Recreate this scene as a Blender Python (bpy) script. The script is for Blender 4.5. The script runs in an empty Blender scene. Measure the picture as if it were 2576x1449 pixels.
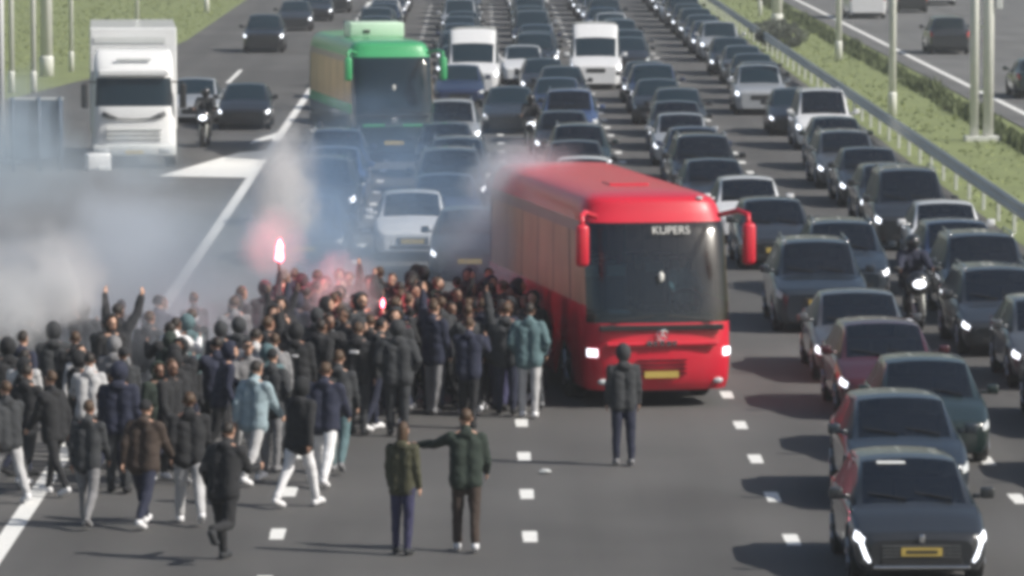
import bpy, bmesh, math, random
from mathutils import Vector, Matrix, Euler, noise
R = math.radians
random.seed(11)
sc = bpy.context.scene
col = sc.collection

# ------------------------------------------------------------------ camera (on an overpass 9.45 m above the motorway)
H, F = 9.45, 13500.0            # camera height, focal length in units of a 2576-wide picture
VX, VY = 1205.0, -400.0         # vanishing point of the lanes in that picture
CX, CY = 1288.0, 724.5
K = F / 11300.0                 # stretch of the distances along the road
PITCH = math.atan((CY - VY) / F)
YAW = math.atan((CX - VX) / F)
cam_d = bpy.data.cameras.new('camera'); cam = bpy.data.objects.new('camera', cam_d); col.objects.link(cam)
cam_d.sensor_width = 36; cam_d.lens = 36 * F / 2576
cam_d.clip_start = 0.5; cam_d.clip_end = 6000
cam.location = (0, 0, H)
cam.rotation_euler = (math.pi / 2 - PITCH, 0, -YAW)
sc.camera = cam

# ------------------------------------------------------------------ sky, sun, exposure
SUN_EL, SUN_AZ = R(40), R(110)          # azimuth clockwise from +Y
w = bpy.data.worlds.new('World'); sc.world = w; w.use_nodes = True
nt = w.node_tree; bg = nt.nodes['Background']
sky = nt.nodes.new('ShaderNodeTexSky'); sky.sky_type = 'NISHITA'; sky.sun_disc = False
sky.sun_elevation = SUN_EL; sky.sun_rotation = SUN_AZ; sky.dust_density = 2.5; sky.air_density = 1.2
nt.links.new(sky.outputs[0], bg.inputs[0]); bg.inputs[1].default_value = 0.075
sl = bpy.data.lights.new('sun', 'SUN'); sl.energy = 4.6; sl.angle = R(0.7); sl.color = (1, .95, .87)
so = bpy.data.objects.new('sun', sl); col.objects.link(so)
so.rotation_euler = (math.pi / 2 - SUN_EL, 0, math.pi - SUN_AZ)
sc.view_settings.view_transform = 'Standard'; sc.view_settings.look = 'None'
sc.view_settings.exposure = 0.12; sc.view_settings.gamma = 1.0
cy = sc.cycles
cy.use_denoising = True
cy.max_bounces = 5; cy.diffuse_bounces = 2; cy.glossy_bounces = 2; cy.transmission_bounces = 2
cy.volume_bounces = 2; cy.transparent_max_bounces = 8
cy.volume_step_rate = 8.0; cy.volume_max_steps = 40; cy.adaptive_threshold = .03
cy.pixel_filter_type = 'GAUSSIAN'; cy.filter_width = 5.0

def G(u, v, z=0.0):
    """place on the road (or at height z) of a point surveyed in the 2576-wide picture"""
    D = F * (H - z) / (math.cos(PITCH) * (v - VY))
    Y = (D - (H - z) * math.sin(PITCH)) / math.cos(PITCH)
    return ((u - VX) * D / F, Y)

# ------------------------------------------------------------------ materials
MATS = {}
def pm(name, c, rough=.6, metal=0., coat=0., var=.12, scale=6., emit=0., bump=0., spec=.5, ecol=None):
    if name in MATS: return MATS[name]
    m = bpy.data.materials.new(name); m.use_nodes = True; n = m.node_tree; b = n.nodes['Principled BSDF']
    b.inputs['Roughness'].default_value = rough; b.inputs['Metallic'].default_value = metal
    b.inputs['Coat Weight'].default_value = coat; b.inputs['Coat Roughness'].default_value = .08
    b.inputs['Specular IOR Level'].default_value = spec
    tc = n.nodes.new('ShaderNodeTexCoord'); tx = n.nodes.new('ShaderNodeTexNoise')
    tx.inputs['Scale'].default_value = scale; tx.inputs['Detail'].default_value = 3
    n.links.new(tc.outputs['Object'], tx.inputs['Vector'])
    mx = n.nodes.new('ShaderNodeMix'); mx.data_type = 'RGBA'
    mx.inputs[6].default_value = [x * (1 - var) for x in c] + [1]
    mx.inputs[7].default_value = [min(1, x * (1 + var)) for x in c] + [1]
    n.links.new(tx.outputs['Fac'], mx.inputs[0]); n.links.new(mx.outputs[2], b.inputs['Base Color'])
    if emit:
        b.inputs['Emission Color'].default_value = list(ecol or c) + [1]; b.inputs['Emission Strength'].default_value = emit
    if bump:
        bp = n.nodes.new('ShaderNodeBump'); bp.inputs['Strength'].default_value = bump; bp.inputs['Distance'].default_value = .02
        n.links.new(tx.outputs['Fac'], bp.inputs['Height']); n.links.new(bp.outputs[0], b.inputs['Normal'])
    MATS[name] = m
    return m

def asphalt(name, c1, c2, wear):
    m = bpy.data.materials.new(name); m.use_nodes = True; n = m.node_tree; b = n.nodes['Principled BSDF']
    b.inputs['Roughness'].default_value = .85
    tc = n.nodes.new('ShaderNodeTexCoord'); mp = n.nodes.new('ShaderNodeMapping'); mp.inputs['Scale'].default_value = (1, .06, 1)
    a = n.nodes.new('ShaderNodeTexNoise'); a.inputs['Scale'].default_value = .9; a.inputs['Detail'].default_value = 4
    g = n.nodes.new('ShaderNodeTexNoise'); g.inputs['Scale'].default_value = 60; g.inputs['Detail'].default_value = 2
    p = n.nodes.new('ShaderNodeTexNoise'); p.inputs['Scale'].default_value = .16; p.inputs['Detail'].default_value = 3
    n.links.new(tc.outputs['Object'], mp.inputs[0]); n.links.new(mp.outputs[0], a.inputs['Vector'])
    n.links.new(tc.outputs['Object'], g.inputs['Vector']); n.links.new(tc.outputs['Object'], p.inputs['Vector'])
    r = n.nodes.new('ShaderNodeMapRange'); r.inputs[1].default_value = .3; r.inputs[2].default_value = .7
    n.links.new(a.outputs['Fac'], r.inputs[0])
    mx = n.nodes.new('ShaderNodeMix'); mx.data_type = 'RGBA'
    mx.inputs[6].default_value = list(c1) + [1]; mx.inputs[7].default_value = list(c2) + [1]
    n.links.new(r.outputs[0], mx.inputs[0])
    m2 = n.nodes.new('ShaderNodeMix'); m2.data_type = 'RGBA'; m2.blend_type = 'MULTIPLY'; m2.inputs[0].default_value = .55
    n.links.new(mx.outputs[2], m2.inputs[6]); n.links.new(g.outputs['Color'], m2.inputs[7])
    rr = n.nodes.new('ShaderNodeMapRange'); rr.inputs[1].default_value = .35; rr.inputs[2].default_value = .65
    rr.inputs[3].default_value = .85; rr.inputs[4].default_value = 1.18
    n.links.new(p.outputs['Fac'], rr.inputs[0])
    m3 = n.nodes.new('ShaderNodeVectorMath'); m3.operation = 'SCALE'
    sx_ = n.nodes.new('ShaderNodeSeparateXYZ'); n.links.new(tc.outputs['Object'], sx_.inputs[0])
    ph = n.nodes.new('ShaderNodeMath'); ph.operation = 'MULTIPLY_ADD'; ph.inputs[1].default_value = 2 * math.pi / 1.755; ph.inputs[2].default_value = -(.69 / 1.755) * 2 * math.pi
    n.links.new(sx_.outputs[0], ph.inputs[0])
    co = n.nodes.new('ShaderNodeMath'); co.operation = 'COSINE'; n.links.new(ph.outputs[0], co.inputs[0])
    tr_ = n.nodes.new('ShaderNodeMath'); tr_.operation = 'MULTIPLY_ADD'; tr_.inputs[1].default_value = wear; n.links.new(co.outputs[0], tr_.inputs[0]); n.links.new(rr.outputs[0], tr_.inputs[2])
    n.links.new(m2.outputs[2], m3.inputs[0]); n.links.new(tr_.outputs[0], m3.inputs['Scale'])
    n.links.new(m3.outputs[0], b.inputs['Base Color'])
    return m

M = {}
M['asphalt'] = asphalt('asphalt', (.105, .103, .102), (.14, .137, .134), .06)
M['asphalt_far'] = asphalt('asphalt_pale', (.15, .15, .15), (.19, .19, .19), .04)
M['paint'] = pm('road_paint', (.78, .78, .76), .7, var=.14, scale=9)
M['grass'] = pm('grass_ground', (.19, .225, .09), .9, var=.25, scale=.4)
M['tuft'] = pm('grass_blades', (.20, .235, .09), .8, var=.25, scale=1.3)
M['tuft2'] = pm('dark_grass_blades', (.07, .09, .035), .8, var=.35, scale=1.3)
M['glass'] = pm('dark_glass', (.012, .024, .034), .08, spec=.6, var=.05)
M['tan_reflection'] = pm('tan_reflection_glass', (.52, .39, .25), .4, spec=.1, var=.3, scale=1.2)  # coach side panes: tan reflection of the surroundings painted into the base colour
def clear_glass(name, tint, ior=1.8, rough=.12):
    m = bpy.data.materials.new(name); m.use_nodes = True; n = m.node_tree; n.nodes.clear()
    o = n.nodes.new('ShaderNodeOutputMaterial'); mx = n.nodes.new('ShaderNodeMixShader'); t = n.nodes.new('ShaderNodeBsdfTransparent'); g_ = n.nodes.new('ShaderNodeBsdfGlossy')
    fr = n.nodes.new('ShaderNodeFresnel'); fr.inputs[0].default_value = ior; t.inputs[0].default_value = list(tint) + [1]; g_.inputs['Roughness'].default_value = rough
    tc = n.nodes.new('ShaderNodeTexCoord'); tx = n.nodes.new('ShaderNodeTexNoise'); tx.inputs['Scale'].default_value = 3.
    bp = n.nodes.new('ShaderNodeBump'); bp.inputs['Strength'].default_value = .03; n.links.new(tc.outputs['Object'], tx.inputs['Vector']); n.links.new(tx.outputs['Fac'], bp.inputs['Height']); n.links.new(bp.outputs[0], g_.inputs['Normal'])
    n.links.new(fr.outputs[0], mx.inputs[0]); n.links.new(t.outputs[0], mx.inputs[1]); n.links.new(g_.outputs[0], mx.inputs[2]); n.links.new(mx.outputs[0], o.inputs['Surface'])
    return m
M['clear'] = clear_glass('tinted_glass', (.36, .46, .54), 2.3)
M['sidepane'] = pm('side_glass', (.014, .022, .03), .3, spec=.08, var=.05)
M['coach_clear'] = clear_glass('coach_tinted_glass', (.30, .46, .50), 2.1, .2)
M['seat'] = pm('seat_cloth', (.05, .055, .065), .9)
M['seat_blue'] = pm('coach_seat_cloth', (.05, .09, .14), .9, var=.3, scale=14)
M['dash'] = pm('dashboard', (.04, .042, .046), .7)
M['darkgrey'] = pm('dark_grey_trim', (.09, .095, .1), .5)
M['tyre'] = pm('tyre_rubber', (.02, .02, .021), .8)
M['rim'] = pm('wheel_alloy', (.4, .4, .42), .35, metal=.8)
M['black'] = pm('black_plastic', (.02, .021, .023), .5)
M['chrome'] = pm('bright_trim', (.75, .76, .78), .18, metal=1.)
M['lamp'] = pm('lit_headlamp', (.9, .93, 1.), .1, emit=2.2, var=.02)
M['lamp_off'] = pm('clear_headlamp', (.55, .58, .6), .08, spec=.8, var=.05)
M['tail'] = pm('tail_lamp', (.35, .015, .015), .15, var=.1)
M['plate'] = pm('yellow_plate', (.5, .37, .09), .5, var=.06)
M['plate_ink'] = pm('plate_ink', (.05, .045, .03), .5)
M['steel'] = pm('galvanised_steel', (.66, .68, .64), .55, metal=.1, var=.12, scale=3)
M['post'] = pm('painted_pole', (.66, .67, .63), .5, var=.1, scale=3)
M['white'] = pm('white_paint', (.78, .79, .8), .3, coat=.6, var=.04)
M['greywhite'] = pm('dull_white', (.6, .62, .62), .5, var=.08)
M['red'] = pm('coach_red', (.62, .014, .038), .42, coat=.5, var=.08, scale=1.5)
M['green'] = pm('coach_green', (.05, .36, .14), .4, coat=.6, var=.1, scale=1.5)
M['palegreen'] = pm('pale_green_white', (.55, .74, .58), .5, var=.08)
M['rail'] = pm('cantrail_taupe', (.33, .28, .24), .5, var=.15)
M['sign'] = pm('pale_lettering', (.75, .75, .72), .5, var=.05)
CARCOL = {
 'black': (.012, .013, .015), 'dark grey': (.026, .029, .034), 'grey': (.085, .093, .105), 'silver': (.40, .42, .45),
 'white': (.72, .73, .75), 'dark blue': (.018, .03, .075), 'blue': (.05, .085, .19), 'dark green': (.012, .024, .023),
 'dark red': (.05, .006, .012), 'blue grey': (.024, .034, .048), 'brown': (.05, .035, .028)}
for k, c in CARCOL.items():
    M['p_' + k] = pm('car_paint_' + k.replace(' ', '_'), c, .32, metal=.25 if k in ('grey', 'silver', 'blue grey', 'dark grey') else 0., coat=.9, var=.05)

# ------------------------------------------------------------------ mesh helpers
def tomesh(name, verts, faces, smooth=False, mat=None):
    me = bpy.data.meshes.new(name); me.from_pydata([tuple(v) for v in verts], [], faces)
    me.validate(); me.update()
    if smooth: me.polygons.foreach_set('use_smooth', [True] * len(me.polygons))
    me.materials.append(mat or M['black'])
    return me

class MB:
    def __init__(s): s.v = []; s.f = []
    def add(s, vs, fs):
        o = len(s.v); s.v += [Vector(p) for p in vs]; s.f += [tuple(i + o for i in f) for f in fs]; return s
    def box(s, x0, x1, y0, y1, z0, z1, bev=0.):
        if bev <= 0:
            vs = [(x, y, z) for z in (z0, z1) for y in (y0, y1) for x in (x0, x1)]
            return s.add(vs, [(0, 2, 3, 1), (4, 5, 7, 6), (0, 1, 5, 4), (2, 6, 7, 3), (0, 4, 6, 2), (1, 3, 7, 5)])
        bm = bmesh.new(); bmesh.ops.create_cube(bm, size=1)
        for v in bm.verts:
            v.co = ((x0 + x1) / 2 + v.co.x * (x1 - x0), (y0 + y1) / 2 + v.co.y * (y1 - y0), (z0 + z1) / 2 + v.co.z * (z1 - z0))
        bmesh.ops.bevel(bm, geom=list(bm.edges), offset=bev, segments=2, affect='EDGES', profile=.5)
        bm.verts.index_update(); bm.verts.ensure_lookup_table()
        s.add([v.co.copy() for v in bm.verts], [tuple(v.index for v in f.verts) for f in bm.faces]); bm.free(); return s
    def tube(s, pts, rad, n=8, cap=True):
        pts = [Vector(p) for p in pts]; rad = rad if isinstance(rad, (list, tuple)) else [rad] * len(pts)
        vs = []
        for i, p in enumerate(pts):
            t = (pts[min(i + 1, len(pts) - 1)] - pts[max(i - 1, 0)]).normalized()
            a = t.orthogonal().normalized() if abs(t.z) > .95 else Vector((0, 0, 1)).cross(t).normalized()
            if abs(t.z) > .95: a = Vector((1, 0, 0)); a = (a - t * a.dot(t)).normalized()
            b = t.cross(a)
            vs += [p + (a * math.cos(2 * math.pi * k / n) + b * math.sin(2 * math.pi * k / n)) * rad[i] for k in range(n)]
        fs = [(i * n + k, i * n + (k + 1) % n, (i + 1) * n + (k + 1) % n, (i + 1) * n + k) for i in range(len(pts) - 1) for k in range(n)]
        if cap: fs += [tuple(reversed(range(n))), tuple((len(pts) - 1) * n + k for k in range(n))]
        return s.add(vs, fs)
    def lathe_x(s, prof, n=18, c=(0, 0, 0)):      # profile of (x, r) turned round the x axis
        vs = [(c[0] + x, c[1] + r * math.cos(2 * math.pi * k / n), c[2] + r * math.sin(2 * math.pi * k / n)) for x, r in prof for k in range(n)]
        fs = [(i * n + k, i * n + (k + 1) % n, (i + 1) * n + (k + 1) % n, (i + 1) * n + k) for i in range(len(prof) - 1) for k in range(n)]
        fs += [tuple(range(n)), tuple((len(prof) - 1) * n + k for k in reversed(range(n)))]
        return s.add(vs, fs)
    def ball(s, c, r, n=10, m=7):
        r = Vector(r) if not isinstance(r, (int, float)) else Vector((r, r, r)); c = Vector(c)
        vs = [c + Vector((0, 0, r.z))]
        for i in range(1, m):
            th = math.pi * i / m
            vs += [c + Vector((r.x * math.sin(th) * math.cos(2 * math.pi * k / n), r.y * math.sin(th) * math.sin(2 * math.pi * k / n), r.z * math.cos(th))) for k in range(n)]
        vs.append(c - Vector((0, 0, r.z)))
        fs = [(0, 1 + k, 1 + (k + 1) % n) for k in range(n)]
        for i in range(m - 2):
            fs += [(1 + i * n + k, 1 + (i + 1) * n + k, 1 + (i + 1) * n + (k + 1) % n, 1 + i * n + (k + 1) % n) for k in range(n)]
        L = 1 + (m - 1) * n
        fs += [(L, 1 + (m - 2) * n + (k + 1) % n, 1 + (m - 2) * n + k) for k in range(n)]
        return s.add(vs, fs)
    def mesh(s, name, smooth=False, mat=None): return tomesh(name, s.v, s.f, smooth, mat)

def tag(o, label=None, cat=None, group=None, kind=None):
    for k, v in (('label', label), ('category', cat), ('group', group), ('kind', kind)):
        if v: o[k] = v
    return o
def obj(name, me, mat=None, parent=None, loc=(0, 0, 0), rz=0.):
    o = bpy.data.objects.new(name, me); col.objects.link(o); o.parent = parent; o.location = loc; o.rotation_euler.z = rz
    if mat:
        if not me.materials: me.materials.append(mat)
        o.material_slots[0].link = 'OBJECT'; o.material_slots[0].material = mat
    return o
def empty(name, loc, rz=0., label=None, cat=None, group=None):
    o = bpy.data.objects.new(name, None); col.objects.link(o); o.location = loc; o.rotation_euler.z = rz
    o.empty_display_size = .3
    return tag(o, label, cat, group)

# a prototype is a list of (name, mesh, material key, index of parent part or None, location, rotation)
def spawn(proto, name, loc, rz, mats, label, cat, group=None, far=False, scale=1.):
    root = empty(name, loc, rz, label, cat, group); root.scale = (scale,) * 3
    made = []
    for (pn, me, key, par, l, rot, detail) in proto:
        if far and detail: made.append(None); continue
        m = mats.get(key) or M.get(key)
        o = bpy.data.objects.new(pn, me); col.objects.link(o)
        o.parent = root if par is None else made[par]
        o.location = l; o.rotation_euler = rot
        o.material_slots[0].link = 'OBJECT'; o.material_slots[0].material = m
        made.append(o)
    return root
def P(name, me, key, par=None, loc=(0, 0, 0), rot=(0, 0, 0), detail=False): return (name, me, key, par, loc, rot, detail)

# ------------------------------------------------------------------ lofted vehicle skins
def cr(p0, p1, p2, p3, f, k=.42):
    d = (p2 - p1).length
    def lim(m): return m if m.length <= d or m.length == 0 else m * (d / m.length)
    m1, m2 = lim((p2 - p0) * k), lim((p3 - p1) * k)
    f2, f3 = f * f, f * f * f
    return p1 * (2 * f3 - 3 * f2 + 1) + m1 * (f3 - 2 * f2 + f) + p2 * (-2 * f3 + 3 * f2) + m2 * (f3 - f2)
def dens(row, n, k=.42):
    out = []
    for i in range(len(row) - 1):
        a, b, c, d = row[max(i - 1, 0)], row[i], row[i + 1], row[min(i + 2, len(row) - 1)]
        out += [cr(a, b, c, d, j / n, k) for j in range(n)]
    return out + [row[-1]]

class Skin:
    """half skin: ctrl[a][t] -> dense grid, mirrored in x"""
    def __init__(s, ctrl, na, nt_, k=.42):
        rows = [dens([Vector(p) for p in r], nt_, k) for r in ctrl]
        cols = [dens([r[j] for r in rows], na, k) for j in range(len(rows[0]))]
        s.g = [[cols[j][i] for j in range(len(cols))] for i in range(len(cols[0]))]
        s.na, s.nt = na, nt_
    def parts(s, cls, center=True):
        """cls(a_seg, t_seg, side) -> part key; returns {key: MB}"""
        out = {}; idx = {}
        NA, NT = len(s.g) - 1, len(s.g[0]) - 1
        for side in (1, -1):
            for i in range(NA):
                for j in range(NT):
                    key = cls(i // s.na, j // s.nt, side)
                    if key is None: continue
                    mb = out.setdefault(key, MB()); ix = idx.setdefault(key, {})
                    q = []
                    for (a, b) in ((i, j), (i + 1, j), (i + 1, j + 1), (i, j + 1)):
                        sd = side if abs(s.g[a][b].x) > 1e-5 else 0
                        kk = (sd, a, b)
                        if kk not in ix:
                            p = s.g[a][b].copy(); p.x *= side if sd else 0; ix[kk] = len(mb.v); mb.v.append(p)
                        q.append(ix[kk])
                    if side > 0: q.reverse()
                    q2 = []
                    for t in q:
                        if not q2 or q2[-1] != t: q2.append(t)
                    if len(q2) > 2 and len(set(q2)) == len(q2): mb.f.append(tuple(q2))
        ys_ = [r[0].y for r in s.g]; zs_ = [p.z for r in s.g for p in r]
        mid = Vector((0, (min(ys_) + max(ys_)) / 2, (min(zs_) + max(zs_)) / 2))
        for mb in out.values():                      # faces look outwards
            dot = 0.
            for f in mb.f:
                a_, b_, c_ = mb.v[f[0]], mb.v[f[1]], mb.v[f[2]]; dot += (b_ - a_).cross(c_ - a_).dot(a_ - mid)
            if dot < 0: mb.f = [tuple(reversed(f)) for f in mb.f]
        return out
    def at(s, a, t):
        fa, ft = a * s.na, t * s.nt
        i, j = min(int(fa), len(s.g) - 2), min(int(ft), len(s.g[0]) - 2); x, y = fa - i, ft - j
        g = s.g
        return (g[i][j] * (1 - x) + g[i + 1][j] * x) * (1 - y) + (g[i][j + 1] * (1 - x) + g[i + 1][j + 1] * x) * y
    def patch(s, a0, a1, t0, t1, side, off=.008, n=5, m=3):
        vs = []
        for i in range(n + 1):
            for j in range(m + 1):
                a, t = a0 + (a1 - a0) * i / n, t0 + (t1 - t0) * j / m
                p = s.at(a, t); e = .03
                nn = (s.at(min(a + e, 99), t) - s.at(max(a - e, 0), t)).cross(s.at(a, t + e) - s.at(a, max(t - e, 0)))
                if nn.length > 0:
                    nn.normalize()
                    if nn.dot(Vector((p.x, p.y - 1.6, p.z - .7))) < 0: nn = -nn
                    p = p + nn * off
                vs.append(Vector((p.x * side, p.y, p.z)))
        fs = [(i * (m + 1) + j, (i + 1) * (m + 1) + j, (i + 1) * (m + 1) + j + 1, i * (m + 1) + j + 1) for i in range(n) for j in range(m)]
        if side > 0: fs = [tuple(reversed(f)) for f in fs]
        return MB().add(vs, fs)

def wheel_meshes(r, wd):
    t = MB().lathe_x([(-wd / 2, r * .66), (-wd / 2, r * .93), (-wd / 2 + .03, r), (wd / 2 - .03, r), (wd / 2, r * .93), (wd / 2, r * .66)], 20).mesh('tyre', True)
    h = MB()
    h.lathe_x([(-wd / 2 + .01, r * .68), (wd / 2 - .01, r * .68)], 16)
    for k in range(5):
        a = 2 * math.pi * k / 5
        for sx in (-1, 1):
            h.tube([(sx * wd * .5, 0, 0), (sx * wd * .5, r * .62 * math.cos(a), r * .62 * math.sin(a))], .035, 5)
    return t, h.mesh('rim')

def add_wheels(pr, spots, r, wd):
    t, h = wheel_meshes(r, wd)
    for (x, y) in spots:
        i = len(pr); pr.append(P('wheel', t, 'tyre', None, (x, y, r))); pr.append(P('rim', h, 'rim', i, detail=True))

CARSPEC = dict(
 hatchback=dict(L=4.05, w=.875, zr=1.46, hf=.74, hb=.97, cowl=1.00, top=1.78, bp=2.55, re=3.42, rb=3.92, belt=.95, tail=.98),
 saloon=dict(L=4.65, w=.90, zr=1.44, hf=.70, hb=.94, cowl=1.30, top=2.10, bp=2.85, re=3.45, rb=4.12, belt=.93, tail=1.02),
 estate=dict(L=4.68, w=.90, zr=1.48, hf=.70, hb=.95, cowl=1.25, top=2.05, bp=2.80, re=4.18, rb=4.52, belt=.94, tail=1.0),
 suv=dict(L=4.40, w=.92, zr=1.66, hf=.90, hb=1.08, cowl=1.10, top=1.78, bp=2.60, re=3.86, rb=4.24, belt=1.06, tail=1.08),
 mpv=dict(L=4.60, w=.92, zr=1.78, hf=.86, hb=1.10, cowl=.92, top=1.85, bp=2.70, re=4.20, rb=4.46, belt=1.05, tail=1.05),
 van=dict(L=5.60, w=1.0, zr=2.45, hf=1.02, hb=1.26, cowl=.82, top=1.62, bp=2.15, re=5.42, rb=5.54, belt=1.22, tail=1.3),
)
def car_proto(kind, face='plain'):
    c = CARSPEC[kind]; w, L, zr = c['w'], c['L'], c['zr']; wr = w * (.70 if kind != 'van' else .80)
    van = kind == 'van'
    def hood(y, ws, zb, zt, crown=.03):
        ww = w * ws; zs = zt - crown
        return [(.90 * ww, y, zb), (.975 * ww, y, zb + .1), (ww, y, zb + .55 * (zs - zb)), (.975 * ww, y, zs - .05), (.91 * ww, y, zs), (.85 * ww, y, zs + .3 * crown), (.76 * ww, y, zs + .55 * crown), (.4 * ww, y, zt - .15 * crown), (0, y, zt)]
    def cab(y, ws, zb, zs, z, wt=1.):
        ww = w * ws; q = wr * wt
        return [(.90 * ww, y, zb), (.975 * ww, y, zb + .1), (ww, y, zb + .55 * (zs - zb)), (.985 * ww, y, zs - .05), (.945 * ww, y, zs), (q + .055, y, z - .13), (q, y, z - .05), (.55 * q, y, z - .012), (0, y, z)]
    hf, hb, be = c['hf'], c['hb'], c['belt']
    st = [hood(0, .74, .24, hf - .13), hood(.06, .87, .21, hf - .05), hood(.2, .955, .2, hf, .035),
          hood((.2 + c['cowl']) / 2, .995, .2, (hf + hb) / 2 + .02, .05), hood(c['cowl'], 1., .2, hb, .055),
          cab(c['top'], 1., .2, be, zr - (.5 if van else .015), .98), cab(c['bp'] - .05, 1., .2, be + .01, zr), cab(c['bp'] + .06, 1., .2, be + .01, zr),
          cab(c['re'] - .22, 1., .2, be + .02, zr - .02), cab(c['re'], .99, .22, be + .025, zr - .05, .97)]
    if kind == 'saloon':
        st += [hood(c['rb'], .97, .24, c['tail'], .05), hood(L - .12, .93, .28, c['tail'] - .02, .05), hood(L, .82, .34, c['tail'] - .22)]
    else:
        st += [cab(c['rb'], .95, .26, c['tail'] - .01, c['tail'] + .08 if not van else zr - .5, .98), hood(L - .06, .92, .28, c['tail'] - .05) if not van else cab(L - .03, .95, .28, c['tail'] - .02, zr - .9, .98), hood(L, .84, .34, c['tail'] - .22)]
    sk = Skin(st, 3, 2)
    wy = (.17 * L, .17 * L + .605 * L); wr_ = .33 if not van else .36
    wy = (c['cowl'] * .35 + .47, L - .78)
    for row in sk.g:
        y = row[0].y
        for yw in wy:
            d = abs(y - yw)
            if d < wr_ + .07:
                za = wr_ + math.sqrt(max(0, (wr_ + .07) ** 2 - d * d))
                for p in row[:6]:
                    if p.z < za: p.z = za
    def cls(a, t, side):
        if a == 4 and t >= 6: return 'windscreen'
        if a in (9,) and t >= 6 and not van: return 'rear_window'
        if t == 4 and a in (4, 5): return ('side_window', side, 0)
        if t == 4 and a in (7, 8) and not van: return ('side_window', side, 1)
        return 'body'
    parts = sk.parts(cls)
    b = parts['body']
    for row, flip in ((sk.g[0], False), (sk.g[-1], True)):     # end caps
        n = len(row)
        vs = [Vector((-p.x, p.y, p.z)) for p in row] + [p.copy() for p in row]
        fs = [(j, n + j, n + j + 1, j + 1) for j in range(n - 1)]
        if flip: fs = [tuple(reversed(f)) for f in fs]
        b.add(vs, fs)
    pr = [P('body', b.mesh('car_body', True), 'paint')]
    pr.append(P('underbody', MB().box(-.62 * w / .88, .62 * w / .88, .25, L - .2, .17, .62).mesh('underbody'), 'black'))
    for k, mb in parts.items():
        if k == 'body': continue
        nm = k if isinstance(k, str) else k[0]
        pr.append(P(nm, mb.mesh(nm, True), 'screen' if nm == 'windscreen' else 'sidepane'))
    add_wheels(pr, [(sx * (w - .12), y) for y in wy for sx in (-1, 1)], wr_, .21)
    # front: lamps, grille, plate, lower intake
    f = MB().box(-.36, .36, -.014, .03, hf - .36, hf - .20, .01)
    pr.append(P('grille', f.mesh('grille'), 'black'))
    pr.append(P('air_intake', MB().box(-.52, .52, -.011, .05, .27, .36, .01).mesh('air_intake'), 'black', detail=True))
    pr.append(P('number_plate', MB().box(-.26, .26, -.03, -.012, hf - .34, hf - .235).mesh('number_plate'), 'plate', detail=True))
    for sd in (1, -1):
        pr.append(P('headlight', sk.patch(.85, 2.2, 2.55, 3.35, sd, .012).mesh('headlight', True), 'lamp'))
    for sd in (1, -1):
        mir = MB().box(sd * (w + .02), sd * (w + .2), c['cowl'] + .28, c['cowl'] + .38, be + .02, be + .17, .03) if sd > 0 else MB().box(-(w + .2), -(w + .02), c['cowl'] + .28, c['cowl'] + .38, be + .02, be + .17, .03)
        mir.box(min(sd * (w - .08), sd * (w + .05)), max(sd * (w - .08), sd * (w + .05)), c['cowl'] + .3, c['cowl'] + .36, be + .03, be + .08)
        pr.append(P('mirror', mir.mesh('mirror', True), 'paint'))
    ty = c['top']
    pr.append(P('dashboard', MB().box(-.62 * w, .62 * w, c['cowl'] + .12, c['cowl'] + .5, be - .2, be + .0, .05).mesh('dashboard', True), 'dash', detail=True))
    for sd in (1, -1):
        se = MB().box(sd * .37 - .24, sd * .37 + .24, ty + .35, ty + .5, .5, be + .2, .06); se.box(sd * .37 - .24, sd * .37 + .24, ty - .1, ty + .4, .45, .6, .06); se.box(sd * .37 - .12, sd * .37 + .12, ty + .4, ty + .5, be + .24, be + .42, .04)
        pr.append(P('front_seat', se.mesh('front_seat', True), 'seat', detail=True))
    pr.append(P('rear_seat', MB().box(-.6, .6, ty + 1.35, ty + 1.5, .5, be + .1, .06).mesh('rear_seat', True), 'seat', detail=True))
    rg = [(.36 + .18 * math.cos(2 * math.pi * k / 16), c['cowl'] + .62 + .07 * math.sin(2 * math.pi * k / 16), be - .04 + .17 * math.sin(2 * math.pi * k / 16)) for k in range(17)]
    pr.append(P('steering_wheel', MB().tube(rg, .016, 6, cap=False).mesh('steering_wheel', True), 'dash', detail=True))
    pr.append(P('inner_mirror', MB().box(-.1, .1, c['top'] - .16, c['top'] - .13, zr - .2, zr - .14, .01).mesh('inner_mirror'), 'dash', detail=True))
    if kind in ('suv', 'estate', 'mpv'):
        for sd in (1, -1):
            pr.append(P('roof_rail', MB().tube([(sd * (wr - .02), ty + .1, zr - .03), (sd * (wr - .03), ty + .25, zr + .03), (sd * (wr - .03), c['re'] - .35, zr + .03), (sd * (wr - .03), c['re'] - .2, zr - .05)], .018, 6).mesh('roof_rail', True), 'chrome', detail=True))
    nseg = len(st) - 1
    for sd in (1, -1):
        pr.append(P('tail_light', sk.patch(nseg - 1.9, nseg - .35, 2.5, 3.6, sd, .012).mesh('tail_light', True), 'tail'))
    pr.append(P('rear_plate', MB().box(-.26, .26, L + .002, L + .02, .60, .71).mesh('rear_plate'), 'plate', detail=True))
    wp = MB()
    for x0 in (-.1, .5):
        p0, p1 = sk.at(4.04, 7.6), sk.at(4.2, 6.6)
        wp.tube([(x0, p0.y, p0.z + .02), (x0 - .55 * w, p1.y + .02, p1.z + .035)], .012, 5)
    pr.append(P('wipers', wp.mesh('wipers'), 'black', detail=True))
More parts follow.
